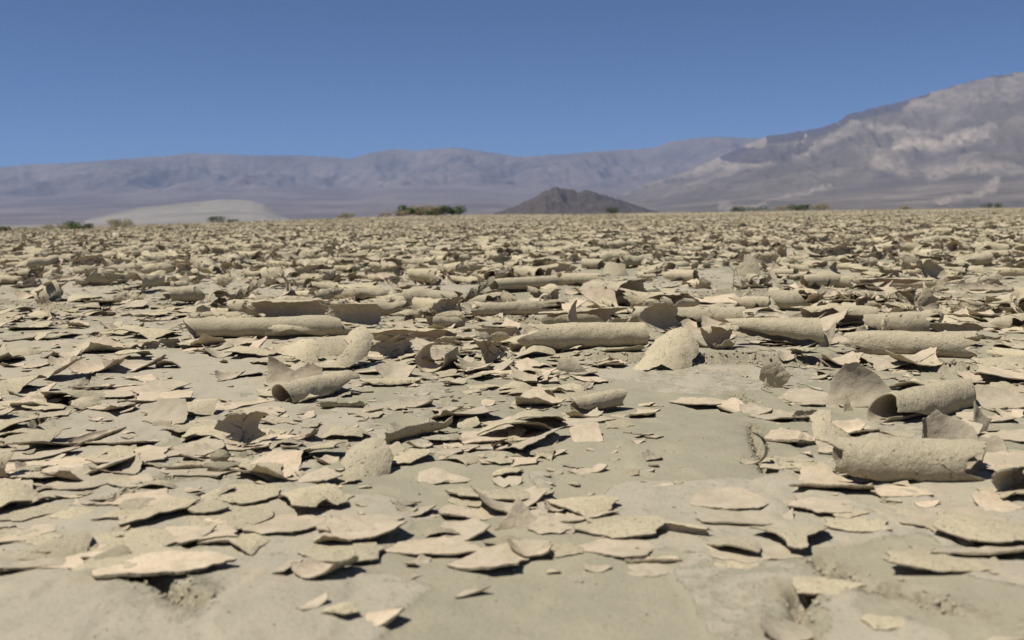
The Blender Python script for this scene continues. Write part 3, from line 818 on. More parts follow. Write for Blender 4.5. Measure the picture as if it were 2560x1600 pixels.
# ---- right-hand rows
HR('mud roll with an overlapping seam just beyond the culvert-mouthed roll', (1824, 746, 1926, 786), yaw=-6, theta=370, phi=150)
HR('plump mud roll with brown fold at its left end', (1931, 734, 2012, 784), yaw=-10, theta=350, phi=170, barrel=0.1)
HR('broad low mud roll with pitted back', (1979, 762, 2182, 818), D=56, yaw=-9, theta=285, phi=115, jag=0.10, bites=3, short='broad pitted roll')
HR('bulging mud roll pierced by a brown mouth in its front', (2135, 770, 2332, 852), D=68, yaw=8, theta=300, phi=150, jag=0.10, bites=3, barrel=0.1, short='bulging pierced roll')
HR('cracked mud roll with a layered shadowed right end', (2312, 806, 2474, 852), yaw=-8, theta=320, phi=70, jag=0.09, bites=3, short='cracked layered roll')
HR('spearhead-shaped mud cone with its point to the left', (1828, 812, 2056, 880), D=60, yaw=-7, theta=320, phi=150, taper=0.75, jag=0.05, short='spearhead cone')
HS('curved blade of mud standing at the open end of the spearhead cone', (2030, 806, 2096, 880), pts=[(-1, -1), (-0.2, -1), (0.6, -0.2), (0.95, 1.0), (0.2, 0.2)], theta=60, tilt=70)
HR('large mud trough sagging down to the right with ragged end', (2122, 832, 2438, 920), D=74, yaw=-20, theta=170, phi=-95, jag=0.08, taper=0.1, name='mud_shell', short='large sagging trough', nt=50, ns=40)
HS('tall fan-shaped mud shell standing upright with brown shaded inside', (2050, 884, 2246, 1012), pts=[(-1,-1),(1,-0.75),(0.8,-0.1),(0.35,0.65),(-0.05,1),(-0.35,0.97),(-0.6,0.5),(-0.8,-0.3)], theta=75, tilt=72, axis=0, yaw=-8, name='mud_shell', short='tall fan-shaped shell', rings=8)
HS('grey pointed shard standing just behind the tube mouth', (2150, 922, 2222, 985), pts=[(-1, -1), (1, -1), (0.35, 0.8), (0.0, 1.0), (-0.3, 0.7)], theta=30, tilt=72)
HR('wide-mouthed mud tube opening towards the left like a pipe', (2140, 930, 2414, 1092), D=82, ends=((2186, 1052), (2392, 1006)), theta=365, phi=140, jag=0.025, bites=1, spiral=-0.25, barrel=0.05, taper=-0.08, short='wide-mouthed tube', ns=48, nt=48)
HS('two-lobed curled mud piece in front of the wide-mouthed tube', (2036, 1004, 2136, 1088), pts=[(-1,-0.8),(-0.9,0.1),(-0.85,0.8),(-0.3,1),(0.15,0.75),(-0.05,0.1),(0.3,-0.3),(1,-0.8),(0.3,-1)], theta=-80, tilt=34, axis=60, name='mud_shell')
HF('shallow cream bowl of mud with upturned left rim', (2042, 1078, 2158, 1134), theta=85, axis=15, tilt=8, name='mud_shell', corners=6, depth=78, short='shallow cream bowl')
b = HR('largest barrel-like mud roll with curling sheets open at its right end', (2082, 1094, 2466, 1222), D=122, yaw=-10, theta=280, phi=-170, jag=0.07, bites=2, spiral=0.1, barrel=0.10, taper=-0.05, short='largest barrel-like roll', ns=50, nt=54)
HS('', (2330, 1036, 2466, 1176), pts=[(-1, 0.6), (-0.7, 1), (0.0, 0.75), (0.6, 0.3), (1, -0.35), (0.95, -1), (-0.9, -1)], theta=80, tilt=80, axis=70, yaw=-38, name='mud_shell', parent=b, rings=8).name = 'upright_sheet'
HS('', (2280, 1034, 2400, 1150), pts=[(-1, 0.9), (0.2, 1), (0.8, 0.5), (1, -1), (-0.9, -1)], theta=110, tilt=86, axis=85, yaw=18, name='mud_shell', parent=b, rings=8).name = 'inner_sheet'
HF('long pink-cream flake rolled along its front edge beside the barrel-like roll', (1952, 1165, 2170, 1233), theta=75, axis=-8, tilt=4, pts=[(-1, -0.55), (-0.6, 0.1), (-0.3, 0.9), (0.2, 1), (0.55, 0.4), (1, -0.5), (0.8, -1), (0, -0.9)], depth=110, short='long pink-cream flake', n=70)
HR('narrow loop of curled mud standing over a crack', (1886, 1066, 1934, 1170), D=96, theta=200, phi=-60, yaw=62, jag=0.05, name='mud_shell', short='narrow standing loop')
HS('upright three-cornered lobe of mud casting a shadow to the right', (2416, 990, 2486, 1078), pts=[(-0.9, -1), (0.1, -1), (1, -0.1), (0.45, 0.15), (-0.05, 1), (-0.5, 0.1)], theta=60, tilt=74, yaw=25, short='three-cornered lobe')
HF('broad cream sheet rising at the edge of view beyond the three-cornered lobe', (2405, 905, 2600, 1022), theta=65, axis=20, tilt=12, name='mud_shell', corners=7, depth=170, short='broad cream sheet', rings=8, n=70)
HF('layered flake with ragged front edge under the broad cream sheet', (2410, 985, 2540, 1026), theta=25, tilt=-6, corners=6, depth=70)
HR('rounded mud roll cut off by the picture edge below the barrel-like roll', (2478, 1158, 2640, 1262), D=92, yaw=24, theta=300, phi=150, jag=0.09, short='roll at the picture edge')
HF('cream pointed flake lying against the roll at the picture edge', (2440, 1228, 2548, 1285), theta=30, tilt=25, corners=4, depth=80)
HR('dark-mouthed mud arch at the right-hand picture edge', (2490, 870, 2620, 915), D=52, yaw=-60, theta=190, phi=180, jag=0.06, name='mud_shell')
HF('small mushroom-capped mud shell on the broken ledge', (1974, 864, 2042, 914), theta=-120, axis=10, tilt=-12, name='mud_shell', corners=7, depth=46, zoff=0.006)
HF('small cup-like chip leaning on the ledge left of the mushroom-capped shell', (1942, 884, 1988, 914), theta=90, axis=70, tilt=30, name='mud_shell', corners=5, depth=36)
HR('cylinder of mud with curled foot in the row beyond the bare strip', (1988, 672, 2100, 728), D=40, yaw=26, theta=370, phi=140, short='cylinder with the curled foot')
HR('short mud roll abutting the cylinder with the curled foot', (2086, 688, 2170, 724), yaw=0, theta=350, phi=170)
HR('straight mud roll with a notched right end beyond the bare strip', (2152, 694, 2326, 728), yaw=-6, theta=340, phi=50, jag=0.07, bites=3, short='notched straight roll')
HR('curled mud shell nested with smaller pieces at the end of its row', (2380, 690, 2540, 742), D=60, theta=160, phi=20, yaw=10, name='mud_shell', jag=0.12, short='nested shell')
HF('tall triangular mud slab leaning up in the crowded row', (1826, 630, 1900, 690), theta=-30, tilt=62, axis=90, name='mud_shard', pts=[(-1, -1), (1, -1), (0.85, 0.6), (0.35, 1), (-0.1, 0.2)], depth=62, short='tall triangular slab')
HF('blunt rounded mud slab leaning back in the crowded row', (1508, 652, 1572, 690), theta=-60, tilt=55, axis=90, name='mud_shard', corners=5, depth=46, short='blunt rounded slab')
HR('open-ended mud tube with round brown mouth in the crowded row', (1452, 642, 1515, 676), D=28, yaw=-35, theta=350, phi=170, short='small open tube')
HR('mud roll lying diagonally with its near end lifted in the crowded row', (1660, 656, 1745, 706), D=34, yaw=-38, theta=340, phi=170, short='diagonal roll')
HR('torn half-roll with ragged lip beside the tall fan-shaped shell', (1960, 1010, 2060, 1052), D=40, theta=200, phi=20, yaw=14, jag=0.16, bites=4, name='mud_shell')
HR('small open scroll behind the far end of the tube', (2400, 950, 2500, 998), D=38, theta=250, phi=60, yaw=-25, jag=0.12, bites=3)
HS('low curved shard leaning on the far end of the barrel-like roll', (2440, 1080, 2520, 1140), pts=[(-1, -1), (1, -1), (0.8, 0.1), (0.3, 1), (-0.4, 0.5)], theta=70, tilt=62, yaw=-20)
HF('curled cream flake between the barrel-like roll and the picture edge', (2466, 1150, 2560, 1196), theta=80, axis=30, tilt=6, corners=5, depth=70, name='mud_shell')
# ---- left-hand plates and curls
HF('upturned cream corner of a plate beside the deep left crack', (96, 900, 206, 962), theta=75, axis=60, tilt=10, lean=-20, name='mud_shell', pts=[(-1, -0.6), (0.4, -1), (1, 0.1), (0.95, 1), (0.2, 0.3), (-0.7, 0.2)], depth=120, short='upturned cream corner')
HF('cream dish of mud with a curved bright rim', (262, 884, 410, 936), theta=95, axis=75, tilt=4, name='mud_shell', corners=7, depth=105, short='cream dish')
HF('domed tan piece of mud attached to the cream dish', (386, 876, 462, 928), theta=-120, axis=90, tilt=-20, name='mud_shell', corners=6, depth=62)
for k, (bx, tx) in enumerate([((318, 860, 372, 884), 'leftmost'), ((352, 856, 402, 884), 'middle'), ((392, 852, 446, 878), 'rightmost')]):
    HR(tx + ' of three small folded curls heaped behind the cream dish', bx, theta=200, phi=160 - 30 * k, yaw=-15 + 14 * k, jag=0.15, zoff=0.002)
HF('long thin strip lying across the end of the deep left crack', (198, 955, 348, 985), theta=20, tilt=-8, axis=8, pts=[(-1, -0.6), (0.2, 0.2), (1, 1), (0.9, 0.4), (0.1, -0.6), (-0.9, -1)], depth=60)
HF('flat flake with rolled front edge on the bare left clay', (330, 986, 470, 1024), theta=45, axis=14, tilt=-3, pts=[(-0.8, -1), (-1, 0.7), (0.1, 0.9), (0.9, 1), (1, 0.4)], depth=88, short='flake with rolled front edge')
HF('tan slab tipped up to show its shaded face', (362, 1030, 474, 1074), theta=35, axis=5, tilt=40, corners=5, depth=48, short='tipped-up tan slab')
HF('wide raised plate edge with long dark gap beneath', (80, 1062, 402, 1138), theta=30, axis=4, tilt=-9, pts=[(-1, -1), (-0.85, 0.3), (-0.2, 0.95), (0.8, 1), (1, 0.2), (0.95, -0.45), (0.1, -0.5), (-0.1, -0.25), (-0.55, -0.9)], short='wide raised plate', depth=210, sink=0.004, n=90, rings=8)
HR('thin crescent strip hanging under the wide raised plate', (196, 1080, 296, 1122), D=56, theta=130, phi=0, yaw=80, name='mud_shell', jag=0.05)
HF('long plate lifting along its front at the left picture edge', (-60, 1120, 196, 1162), theta=28, axis=80, tilt=-3, corners=7, depth=110, short='long plate at the left edge', n=70)
HF('pink-tinged plate tilted up on one side over a clear shadow', (205, 1128, 336, 1203), theta=20, axis=50, tilt=-4, lean=-17, pts=[(-1, -0.2), (-0.1, 0.9), (0.6, 1), (1, 0.75), (0.1, -0.5), (-0.25, -1)], depth=130, short='pink-tinged tilted plate')
HR('boat-like curl with a crumbly lump of clay inside', (424, 1106, 584, 1180), D=62, theta=135, phi=-8, yaw=9, name='mud_shell', jag=0.10, taper=0.15, short='boat-like curl')
HF('flat plate with raised front corner over smaller chips', (256, 1236, 478, 1338), theta=-14, axis=20, tilt=-6, lean=-4, pts=[(-1, -0.55), (-0.5, 0.35), (0.1, 1), (1, 0.75), (0.95, 0.05), (0.3, -0.75), (-0.15, -1), (-0.4, -0.5)], short='plate over smaller chips', depth=150, n=80)
HF('small plate overlapping the right side of the plate over smaller chips', (468, 1250, 582, 1304), theta=-12, tilt=-5, corners=6, depth=75, zoff=0.003)
HF('large smooth plate behind the tent-like plate', (480, 1240, 690, 1336), theta=-22, axis=30, tilt=-4, corners=6, depth=150, short='large smooth plate')
HF('tent-like plate with its near corner lifted over a dark hollow', (512, 1322, 692, 1394), theta=-40, axis=60, tilt=-10, lean=6, pts=[(-1, -0.2), (-0.2, 0.8), (0.8, 1), (0.95, 0.1), (0.75, -1), (-0.1, -0.25)], short='tent-like plate', depth=120)
HF('arched tan plate with a dark mouth under its left corner', (664, 1210, 874, 1294), theta=-62, axis=48, tilt=-7, lean=-4, pts=[(-1, 0.7), (-0.3, 1), (0.5, 0.5), (1, -0.3), (0.8, -0.55), (0.5, -0.4), (0.35, -0.8), (-0.2, -1), (-0.5, -0.35)], short='arched plate with dark mouth', depth=150, n=80, rings=8)
HF('big rounded flake in the lower left with a thick raised rim', (252, 1392, 578, 1494), theta=26, axis=10, tilt=-7, pts=[(-1, -0.35), (-0.75, 0.45), (-0.1, 1), (0.7, 0.85), (1, 0.6), (0.75, 0.05), (0.45, -0.55), (-0.1, -0.9), (-0.75, -1)], short='big rounded flake', depth=190, n=90, rings=8, th=0.0026)
HF('long plate with a straight dark underside at the lower left edge', (-80, 1352, 196, 1458), theta=14, axis=-12, tilt=-8, corners=7, depth=170, short='long dark-edged plate', n=80, th=0.0024, sink=0.003)
HF('wing-like flake sweeping up to the right under the plate over smaller chips', (405, 1300, 528, 1388), theta=45, axis=25, tilt=-3, lean=-12, pts=[(-1, -0.7), (-0.2, -0.9), (0.6, -0.1), (1, 0.95), (0.5, 0.7), (-0.5, 0.2)], depth=120)
HF('paired flat plate at the left edge, inner one', (24, 1306, 172, 1376), theta=-10, tilt=-4, corners=6, depth=95)
HF('paired flat plate at the left edge, outer one', (-40, 1300, 66, 1362), theta=-8, tilt=-5, corners=5, depth=75)
HF('oval pale flake lying along the narrow left fissure', (274, 1190, 386, 1236), theta=18, tilt=-2, corners=8, depth=80)
HF('small round tan flake near the oval pale flake', (140, 1272, 240, 1312), theta=-12, corners=8, depth=62)
HF('small arched chip alone on the bare foreground', (806, 1528, 902, 1560), theta=-40, axis=80, corners=5, depth=52, short='lone arched chip')
HF('cupped chip beside the lone arched chip on the foreground', (908, 1522, 1008, 1568), theta=60, axis=70, lean=-10, corners=5, depth=62)
# ---- centre flakes
HR('arched mud sheet with torn front edge left of its longer neighbour', (1062, 1110, 1298, 1206), D=90, theta=62, phi=183, yaw=-8, jag=0.10, bites=3, name='mud_flake', sink=0.004, short='torn arched sheet', nt=44)
HR('long rippled mud sheet with notches showing dark under its front', (1286, 1092, 1616, 1220), D=96, theta=58, phi=182, yaw=4, jag=0.09, bites=4, name='mud_flake', sink=0.0045, bow=-0.1, short='long rippled sheet', nt=56)
HF('narrow bright white piece lying in front of the torn arched sheet', (1044, 1170, 1174, 1202), theta=50, axis=6, tilt=15, corners=5, depth=42)
HF('long double-layered plate with a dark split front', (1112, 1205, 1386, 1252), theta=-18, axis=0, tilt=-8, corners=8, depth=100, short='double-layered plate', n=80)
HF('lower layer of the dark split below the double-layered plate', (1120, 1216, 1290, 1256), theta=-8, tilt=-2, corners=7, depth=64)
HS('tall pale spike of mud standing amid flat flakes', (1236, 1226, 1344, 1310), pts=[(-1, -0.95), (-0.45, -0.1), (0.1, 1.0), (0.3, 0.6), (0.95, -1)], theta=40, tilt=62, short='tall pale spike')
HF('domed tan plate right of the tall pale spike', (1360, 1204, 1550, 1292), theta=-50, axis=20, tilt=-8, corners=7, depth=120, short='domed tan plate', n=70)
HF('curved plate slipping out under the domed tan plate', (1310, 1240, 1548, 1305), theta=22, axis=30, tilt=-3, corners=6, depth=90)
HF('tilted tan flake over a dark gap left of the tall pale spike', (1096, 1246, 1256, 1294), theta=25, axis=-20, tilt=-6, lean=8, corners=6, depth=80)
HF('white fan-shaped flake with shadow at its right side', (1096, 1292, 1236, 1350), theta=45, axis=60, tilt=6, lean=-10, corners=6, depth=85, short='white fan-shaped flake')
HF('large smooth cream plate with upturned left end', (806, 1288, 1016, 1364), theta=40, axis=80, tilt=-3, corners=8, depth=140, short='large smooth cream plate', n=70)
HF('long cream plate with a thin raised lip towards the bare foreground', (962, 1334, 1214, 1392), theta=24, axis=12, tilt=-4, corners=7, depth=110, short='long lipped plate', n=70)
HF('triangular pink-cream plate jutting onto the bare foreground', (1124, 1336, 1392, 1437), theta=30, axis=25, tilt=-5, pts=[(-1, -0.45), (-0.3, 0.5), (0.5, 1), (1, 0.9), (0.55, -0.1), (0.35, -0.85), (-0.2, -1)], short='triangular plate', depth=175, n=80, rings=8, th=0.0022)
HF('oval tan plate resting on chips right of the white fan-shaped flake', (1434, 1264, 1666, 1346), theta=-24, axis=10, tilt=-6, lean=-3, corners=8, depth=130, short='oval tan plate', n=70)
HR('small pale trough rolled on its front edge near the oval tan plate', (1570, 1342, 1696, 1400), D=50, theta=120, phi=-10, yaw=-3, name='mud_shell', jag=0.10)
HF('thin flat chip under the small pale trough', (1560, 1390, 1700, 1430), theta=6, corners=6, depth=66)
HF('white triangular flake tipped up in the middle of the litter', (1430, 1044, 1514, 1100), theta=35, tilt=32, corners=4, depth=68)
HF('small peach-coloured domed flake near the boat-shaped trough', (1144, 1016, 1200, 1068), theta=-50, tilt=30, corners=5, depth=56)
HF('pale flake arching over a shadow in front of the barrel-backed piece', (960, 1106, 1080, 1156), theta=-48, axis=30, tilt=-6, lean=-10, corners=6, depth=80)
# ---- right-hand foreground
HR('narrow strip rolled lengthwise at the left of the diamond flake', (1642, 1266, 1772, 1334), D=34, theta=190, phi=120, yaw=-24, jag=0.08, short='narrow rolled strip')
HF('diamond-shaped flake leaning with a raised left edge', (1768, 1276, 1898, 1388), theta=-36, axis=70, tilt=-14, pts=[(-1, 0.5), (-0.6, 1), (0.4, 0.85), (1, 0.25), (0.7, -1), (-0.1, -0.8), (-0.7, -0.4)], depth=130, short='diamond-shaped flake')
HF('bridge-like flake resting on two corners over dark gaps', (1884, 1294, 2080, 1378), theta=-50, axis=5, tilt=-9, pts=[(-1, 0.5), (-0.3, 1), (0.9, 0.95), (1, 0.2), (0.2, -0.5), (0.05, -1), (-0.4, -0.95), (-0.5, -0.3)], depth=120, short='bridge-like flake', n=80)
HF('flat flake with pointed right end in front of the diamond-shaped flake', (1780, 1378, 1898, 1420), theta=-10, tilt=-4, corners=5, depth=62)
HF('strip-like flake with thick shaded edge above the bridge-like flake', (1740, 1268, 1936, 1306), theta=45, axis=-10, tilt=4, corners=6, depth=66)
HF('pink cream sheet lying flat beyond the narrow rolled strip', (1720, 1200, 1932, 1268), theta=10, tilt=1, corners=7, depth=130, short='pink cream sheet')
HF('small boat-like chip with dark underside below the long pink-cream flake', (1964, 1230, 2048, 1266), theta=35, axis=0, tilt=-8, corners=6, depth=46)
HF('rounded grey flake right of the boat-like chip', (2078, 1242, 2170, 1296), theta=-14, tilt=-4, corners=6, depth=74)
HF('long grey flake with a thin shadow line along its front', (2164, 1252, 2322, 1292), theta=-12, axis=0, tilt=-5, corners=6, depth=64)
HF('big layered plate at the right with a dark slot under its left', (2312, 1256, 2610, 1382), theta=-20, axis=-30, tilt=-6, lean=4, corners=8, depth=190, short='big layered plate', n=80, rings=8)
HF('curved white band of mud sweeping along the right foreground', (2284, 1336, 2580, 1416), theta=60, axis=4, tilt=-10, pts=[(-1, 0.3), (-0.5, 0.2), (0.2, -0.2), (0.9, 0.3), (1, 1), (1.0, -0.3), (0.55, -1), (-0.2, -0.6), (-0.9, -0.2)], depth=100, short='curved white band', n=80)
HF('tan plate with a scalloped dark front edge above the black crack', (2205, 1406, 2474, 1470), theta=-24, axis=-14, tilt=-6, lean=5, corners=8, depth=120, short='scalloped tan plate', n=80)
HF('tan flake lifting over the start of the black crack', (1978, 1438, 2156, 1504), theta=-34, axis=-15, tilt=-6, corners=6, depth=110, short='tan flake over the crack')
HF('blurred curled chip at the bottom edge left of the crack', (1892, 1528, 2036, 1610), theta=55, axis=70, lean=12, corners=6, depth=110)
HF('blurred tan block-like chip at the bottom edge below the crack', (2152, 1544, 2262, 1600), theta=-30, axis=-15, tilt=-10, corners=5, depth=62)
HF('thin sliver like a twig lying on the bare clay left of the pink cream sheet', (1630, 1196, 1704, 1212), theta=5, axis=0, pts=[(-1, -0.5), (1, 0.6), (1, 0.9), (-1, 0.3)], depth=18)
HF('layered peeling strips beside the narrow standing loop', (1786, 965, 1860, 1030), theta=90, axis=-60, tilt=10, name='mud_shell', corners=6, depth=90)
HF('cream flake cupped up right of the layered peeling strips', (1850, 985, 1935, 1035), theta=70, axis=40, tilt=10, name='mud_shell', corners=6, depth=85, short='cupped cream flake')
HF('flat cream flake with thick broken front left of the two-lobed piece', (1866, 1008, 2030, 1056), theta=35, axis=12, tilt=-3, corners=7, depth=100)
HF('round cream flake with thick layered rim beside the narrow standing loop', (1905, 1050, 2042, 1116), theta=40, axis=-20, tilt=-3, corners=8, depth=110, th=0.003)
HF('cream plate sloping up towards the tall fan-shaped shell', (1948, 968, 2120, 1016), theta=25, axis=-5, tilt=4, corners=7, depth=110)
HF('long splinter-like flake on the bare clay right of the stubby roll', (1672, 985, 1830, 1020), theta=20, axis=-6, tilt=-5, corners=6, depth=60, short='long splinter-like flake')
# ------------------------------------------------------------------ clods, twigs and other small single things
def ico(sub=2):
    import bmesh
    bm = bmesh.new(); bmesh.ops.create_icosphere(bm, subdivisions=sub, radius=1)
    V = np.array([v.co[:] for v in bm.verts]); F = np.array([[v.index for v in f.verts] for f in bm.faces]); bm.free()
    return V, F
ICO2, ICO1 = ico(3), ico(2)

def clod_geo(seed, rx, ry, rz, base=ICO2, amp=0.28):
    V, F = base
    n = fbm(V[:, 0] * 1.6 + V[:, 2] * 1.1 + 7, V[:, 1] * 1.6 - V[:, 2] * 0.9, seed, 4, 0.6)
    n2 = fbm(V[:, 2] * 2.3 + V[:, 0], V[:, 1] * 2.1, seed + 3, 3, 0.6)
    P = V * (1 + amp * n + amp * 0.8 * n2)[:, None]
    rg = np.random.default_rng(seed)
    for _ in range(11):
        nn = rg.normal(size=3); nn /= np.linalg.norm(nn); dd = rg.uniform(0.45, 0.8)
        P = P - np.maximum(0, P @ nn - dd)[:, None] * nn
    return P * np.array((rx, ry, rz)) * 1.25, F

def clod(label, box, seed, zoff=0.0):
    x0, y0, x1, y1 = box
    xg, yg, mpp = metres((x0 + x1) / 2, y1)
    rx, rz = (x1 - x0) * mpp / 2, (y1 - y0) * mpp / 2
    V, F = clod_geo(seed, rx, rx * 0.8, rz, amp=0.4)
    yc = yg + rx * 0.6
    o = link('clay_clod', make_mesh('clay_clod', V, [F], [M_CRUMB]))
    o.location = (xg * yc / yg, yc, float(ground_z(xg, yc)) + rz * 0.72 + zoff)
    tag(o, label, 'clod', 'crumbly clods of clay')
clod('rough lump of clay sitting inside the boat-like curl', (527, 1134, 580, 1168), 5, 0.001)
clod('block-like clod standing beside the bridge-like flake', (2066, 1404, 2110, 1454), 8)
clod('low crumbly clod under the boat-like curl', (520, 1160, 606, 1186), 12)
clod('dark pebble-like clod left of the pink-tinged tilted plate', (90, 1180, 106, 1194), 14)

def mat_plain(name, c1, c2, scale, rough=0.9):
    m = NT(name); c = m.coords(offset_random=True)
    n = m.noise(c, scale, 4, 0.6)
    m.b.inputs['Roughness'].default_value = rough
    col = m.ramp(n, [(0.3, c1), (0.7, c2)])
    if name.startswith(('bush_leaf', 'brush')):
        tr = m.n('ShaderNodeBsdfTranslucent'); mx = m.n('ShaderNodeMixShader'); mx.inputs[0].default_value = 0.45
        m.l(col, tr.inputs[0]); m.l(m.b.outputs[0], mx.inputs[1]); m.l(tr.outputs[0], mx.inputs[2]); m.l(mx.outputs[0], m.out.inputs['Surface'])
    return m.done(col)
M_TWIG = mat_plain('dead_twig', (0.045, 0.034, 0.025), (0.12, 0.095, 0.07), 200)
M_STONE = mat_plain('white_stone', (0.62, 0.60, 0.56), (0.75, 0.73, 0.69), 30)

def tube_arrays(pts, r0, r1, sides=5):
    P = np.asarray(pts, float); n = len(P)
    T = np.gradient(P, axis=0); T /= np.linalg.norm(T, axis=1)[:, None] + 1e-9
    up = np.where(np.abs(T[:, 2:3]) > 0.9, np.array([[1.0, 0, 0]]), np.array([[0, 0, 1.0]]))
    A = np.cross(T, up); A /= np.linalg.norm(A, axis=1)[:, None]; B = np.cross(T, A)
    r = np.linspace(r0, r1, n)[:, None]
    ang = np.arange(sides) / sides * 2 * np.pi
    V = np.concatenate([P + r * (math.cos(a) * A + math.sin(a) * B) for a in ang]).reshape(sides, n, 3).reshape(-1, 3)
    return V, grid_quads(sides, n, wrap=True)

def join(parts):
    Vs, Fs, o = [], [], 0
    for V, F in parts:
        Vs.append(V); Fs.append(F + o); o += len(V)
    return np.concatenate(Vs), [np.concatenate(Fs)]

def twig(label, a, b, r, bend, lift, seed):
    xa, ya, _ = metres(*a); xb, yb, _ = metres(*b)
    rng = random.Random(seed)
    t = np.linspace(0, 1, 14)
    L = math.hypot(xb - xa, yb - ya)
    px, py = xa + (xb - xa) * t, ya + (yb - ya) * t + bend * L * np.sin(math.pi * t)
    pz = ground_z(px, py) + r + lift * np.sin(math.pi * t) * L
    P = np.stack([px, py, pz], 1)
    parts = [tube_arrays(P, r, r * 0.35)]
    for k in (5, 8):
        d = np.array((rng.uniform(-1, 1), rng.uniform(-0.4, 0.4), rng.uniform(0.3, 1.0))) * L * 0.28
        parts.append(tube_arrays(P[k] + d * np.linspace(0, 1, 5)[:, None], r * 0.6, r * 0.25))
    o0 = P[0].copy()
    V, F = join(parts)
    o = link('dry_twig', make_mesh('dry_twig', V - o0, F, [M_TWIG])); o.location = o0
    tag(o, label, 'twig', 'dead twigs on the clay')
twig('thin curved dead twig on the bare clay far left', (296, 734), (372, 750), 0.0012, -0.15, 0.02, 1)
twig('short forked dead twig among chips behind the log-like roll', (560, 752), (592, 775), 0.0010, 0.05, 0.05, 2)
twig('thin dead twig sticking up beyond the plump mud roll', (1832, 738), (1848, 705), 0.0011, 0.03, 0.10, 3)

def debris(label, x, y, w, seed):
    xg, yg, mpp = metres(x, y)
    rng = random.Random(seed); W = w * mpp; parts = []
    for k in range(26):
        a = np.array((rng.gauss(0, 0.35), rng.gauss(0, 0.3), abs(rng.gauss(0, 0.16)))) * W
        d = np.array((rng.uniform(-1, 1), rng.uniform(-1, 1), rng.uniform(-0.1, 0.7))) * W * rng.uniform(0.15, 0.4)
        t = np.linspace(0, 1, 4)[:, None]
        parts.append(tube_arrays(a + d * t + np.array((0, 0, 0.1 * W)) * np.sin(t * 3.1), W * 0.045, W * 0.02, 4))
    V, F = join(parts)
    o = link('dead_plant', make_mesh('dead_plant', V, F, [M_TWIG])); o.location = (xg, yg, float(ground_z(xg, yg)))
    tag(o, label, 'dead plant')
debris('small black tuft of dead plant between the rows of rolls', 1103, 793, 40, 4)

xg, yg, mpp = metres(288, 592)
V, F = clod_geo(77, 9 * mpp, 7 * mpp, 6 * mpp)
o = link('white_stone', make_mesh('white_stone', V, [F], [M_STONE])); o.location = (xg, yg, float(ground_z(xg, yg)) + 4 * mpp)
tag(o, 'single white stone far off on the left of the playa', 'stone')

# ------------------------------------------------------------------ bushes along the far rim of the playa
def mat_leaf(name, c1, c2):
    return mat_plain(name, c1, c2, 6.0)
M_GREEN = mat_leaf('bush_leaf_green', (0.075, 0.12, 0.04), (0.13, 0.18, 0.065))
M_DARKG = mat_leaf('bush_leaf_dark', (0.075, 0.095, 0.05), (0.12, 0.14, 0.07))
M_DRY = mat_leaf('brush_dry', (0.26, 0.22, 0.14), (0.40, 0.35, 0.225))
M_STEM = mat_leaf('bush_stem', (0.07, 0.055, 0.04), (0.13, 0.10, 0.075))

def bush(label, box, leaf, d=None, seed=0, n=700, dry=False):
    x0, y0, x1, y1 = box
    dr = px_dir((x0 + x1) / 2, y1)
    az = math.atan2(dr[0], dr[1])
    if d is None:
        gx, gy = px_ground((x0 + x1) / 2, y1); d = float(np.hypot(gx, gy))
    mpp = d / FPX
    cx, cy = math.sin(az) * d, math.cos(az) * d
    W, Hh = (x1 - x0) * mpp, (y1 - y0) * mpp
    z0 = float(ground_z(cx, cy))
    rg = np.random.default_rng(seed)
    root = link('dry_brush' if dry else 'green_bush', None); root.location = (cx, cy, z0)
    tag(root, label, 'brush' if dry else 'bush', 'bushes along the far rim of the playa')
    k = max(3, int(W / max(Hh, 0.05) * 2.5))
    cen = np.stack([np.linspace(-0.36, 0.36, k) * W, rg.uniform(-0.25, 0.25, k) * W, rg.uniform(0.35, 0.75, k) * Hh], 1)
    cr = rg.uniform(0.30, 0.52, k) * min(W, Hh * 1.5)
    ci = rg.integers(0, k, n)
    v = rg.normal(size=(n, 3)); v /= np.linalg.norm(v, axis=1)[:, None]
    P = cen[ci] + v * (cr[ci] * rg.uniform(0.45, 1.0, n) ** 0.6)[:, None] * np.array((1, 1, 0.85))
    P[:, 2] = np.clip(P[:, 2], 0.03 * Hh, Hh * 1.02)
    sz = Hh * (0.055 if not dry else 0.075) * rg.uniform(0.6, 1.3, n)
    a = rg.normal(size=(n, 3)); a /= np.linalg.norm(a, axis=1)[:, None]
    b = np.cross(a, v); b /= np.linalg.norm(b, axis=1)[:, None] + 1e-9
    if dry: a = a * 1.9; b = b * 0.35
    a, b = a * sz[:, None], b * sz[:, None]
    Vq = np.stack([P - a - b, P + a - b * 0.6, P + a + b, P - a + b * 0.6], 1).reshape(-1, 3)
    Fq = np.arange(4 * n).reshape(-1, 4)
    me = make_mesh('foliage', Vq, [Fq], [leaf]); f = link('twigs' if dry else 'foliage', me, root); f['kind'] = 'stuff'
    parts = []
    for q in range(11):
        e = cen[rg.integers(0, k)] * np.array((1, 1, 1.15)) + rg.normal(size=3) * 0.08 * Hh
        s = np.array((e[0] * 0.45, e[1] * 0.4, 0)); t = np.linspace(0, 1, 5)[:, None]
        parts.append(tube_arrays(s + (e - s) * t + np.array((0, 0, 0.1 * Hh)) * np.sin(t * 3.14), 0.022 * Hh, 0.008 * Hh, 4))
    V, F = join(parts)
    link('stems', make_mesh('stems', V, F, [M_STEM]), root)['kind'] = 'stuff'

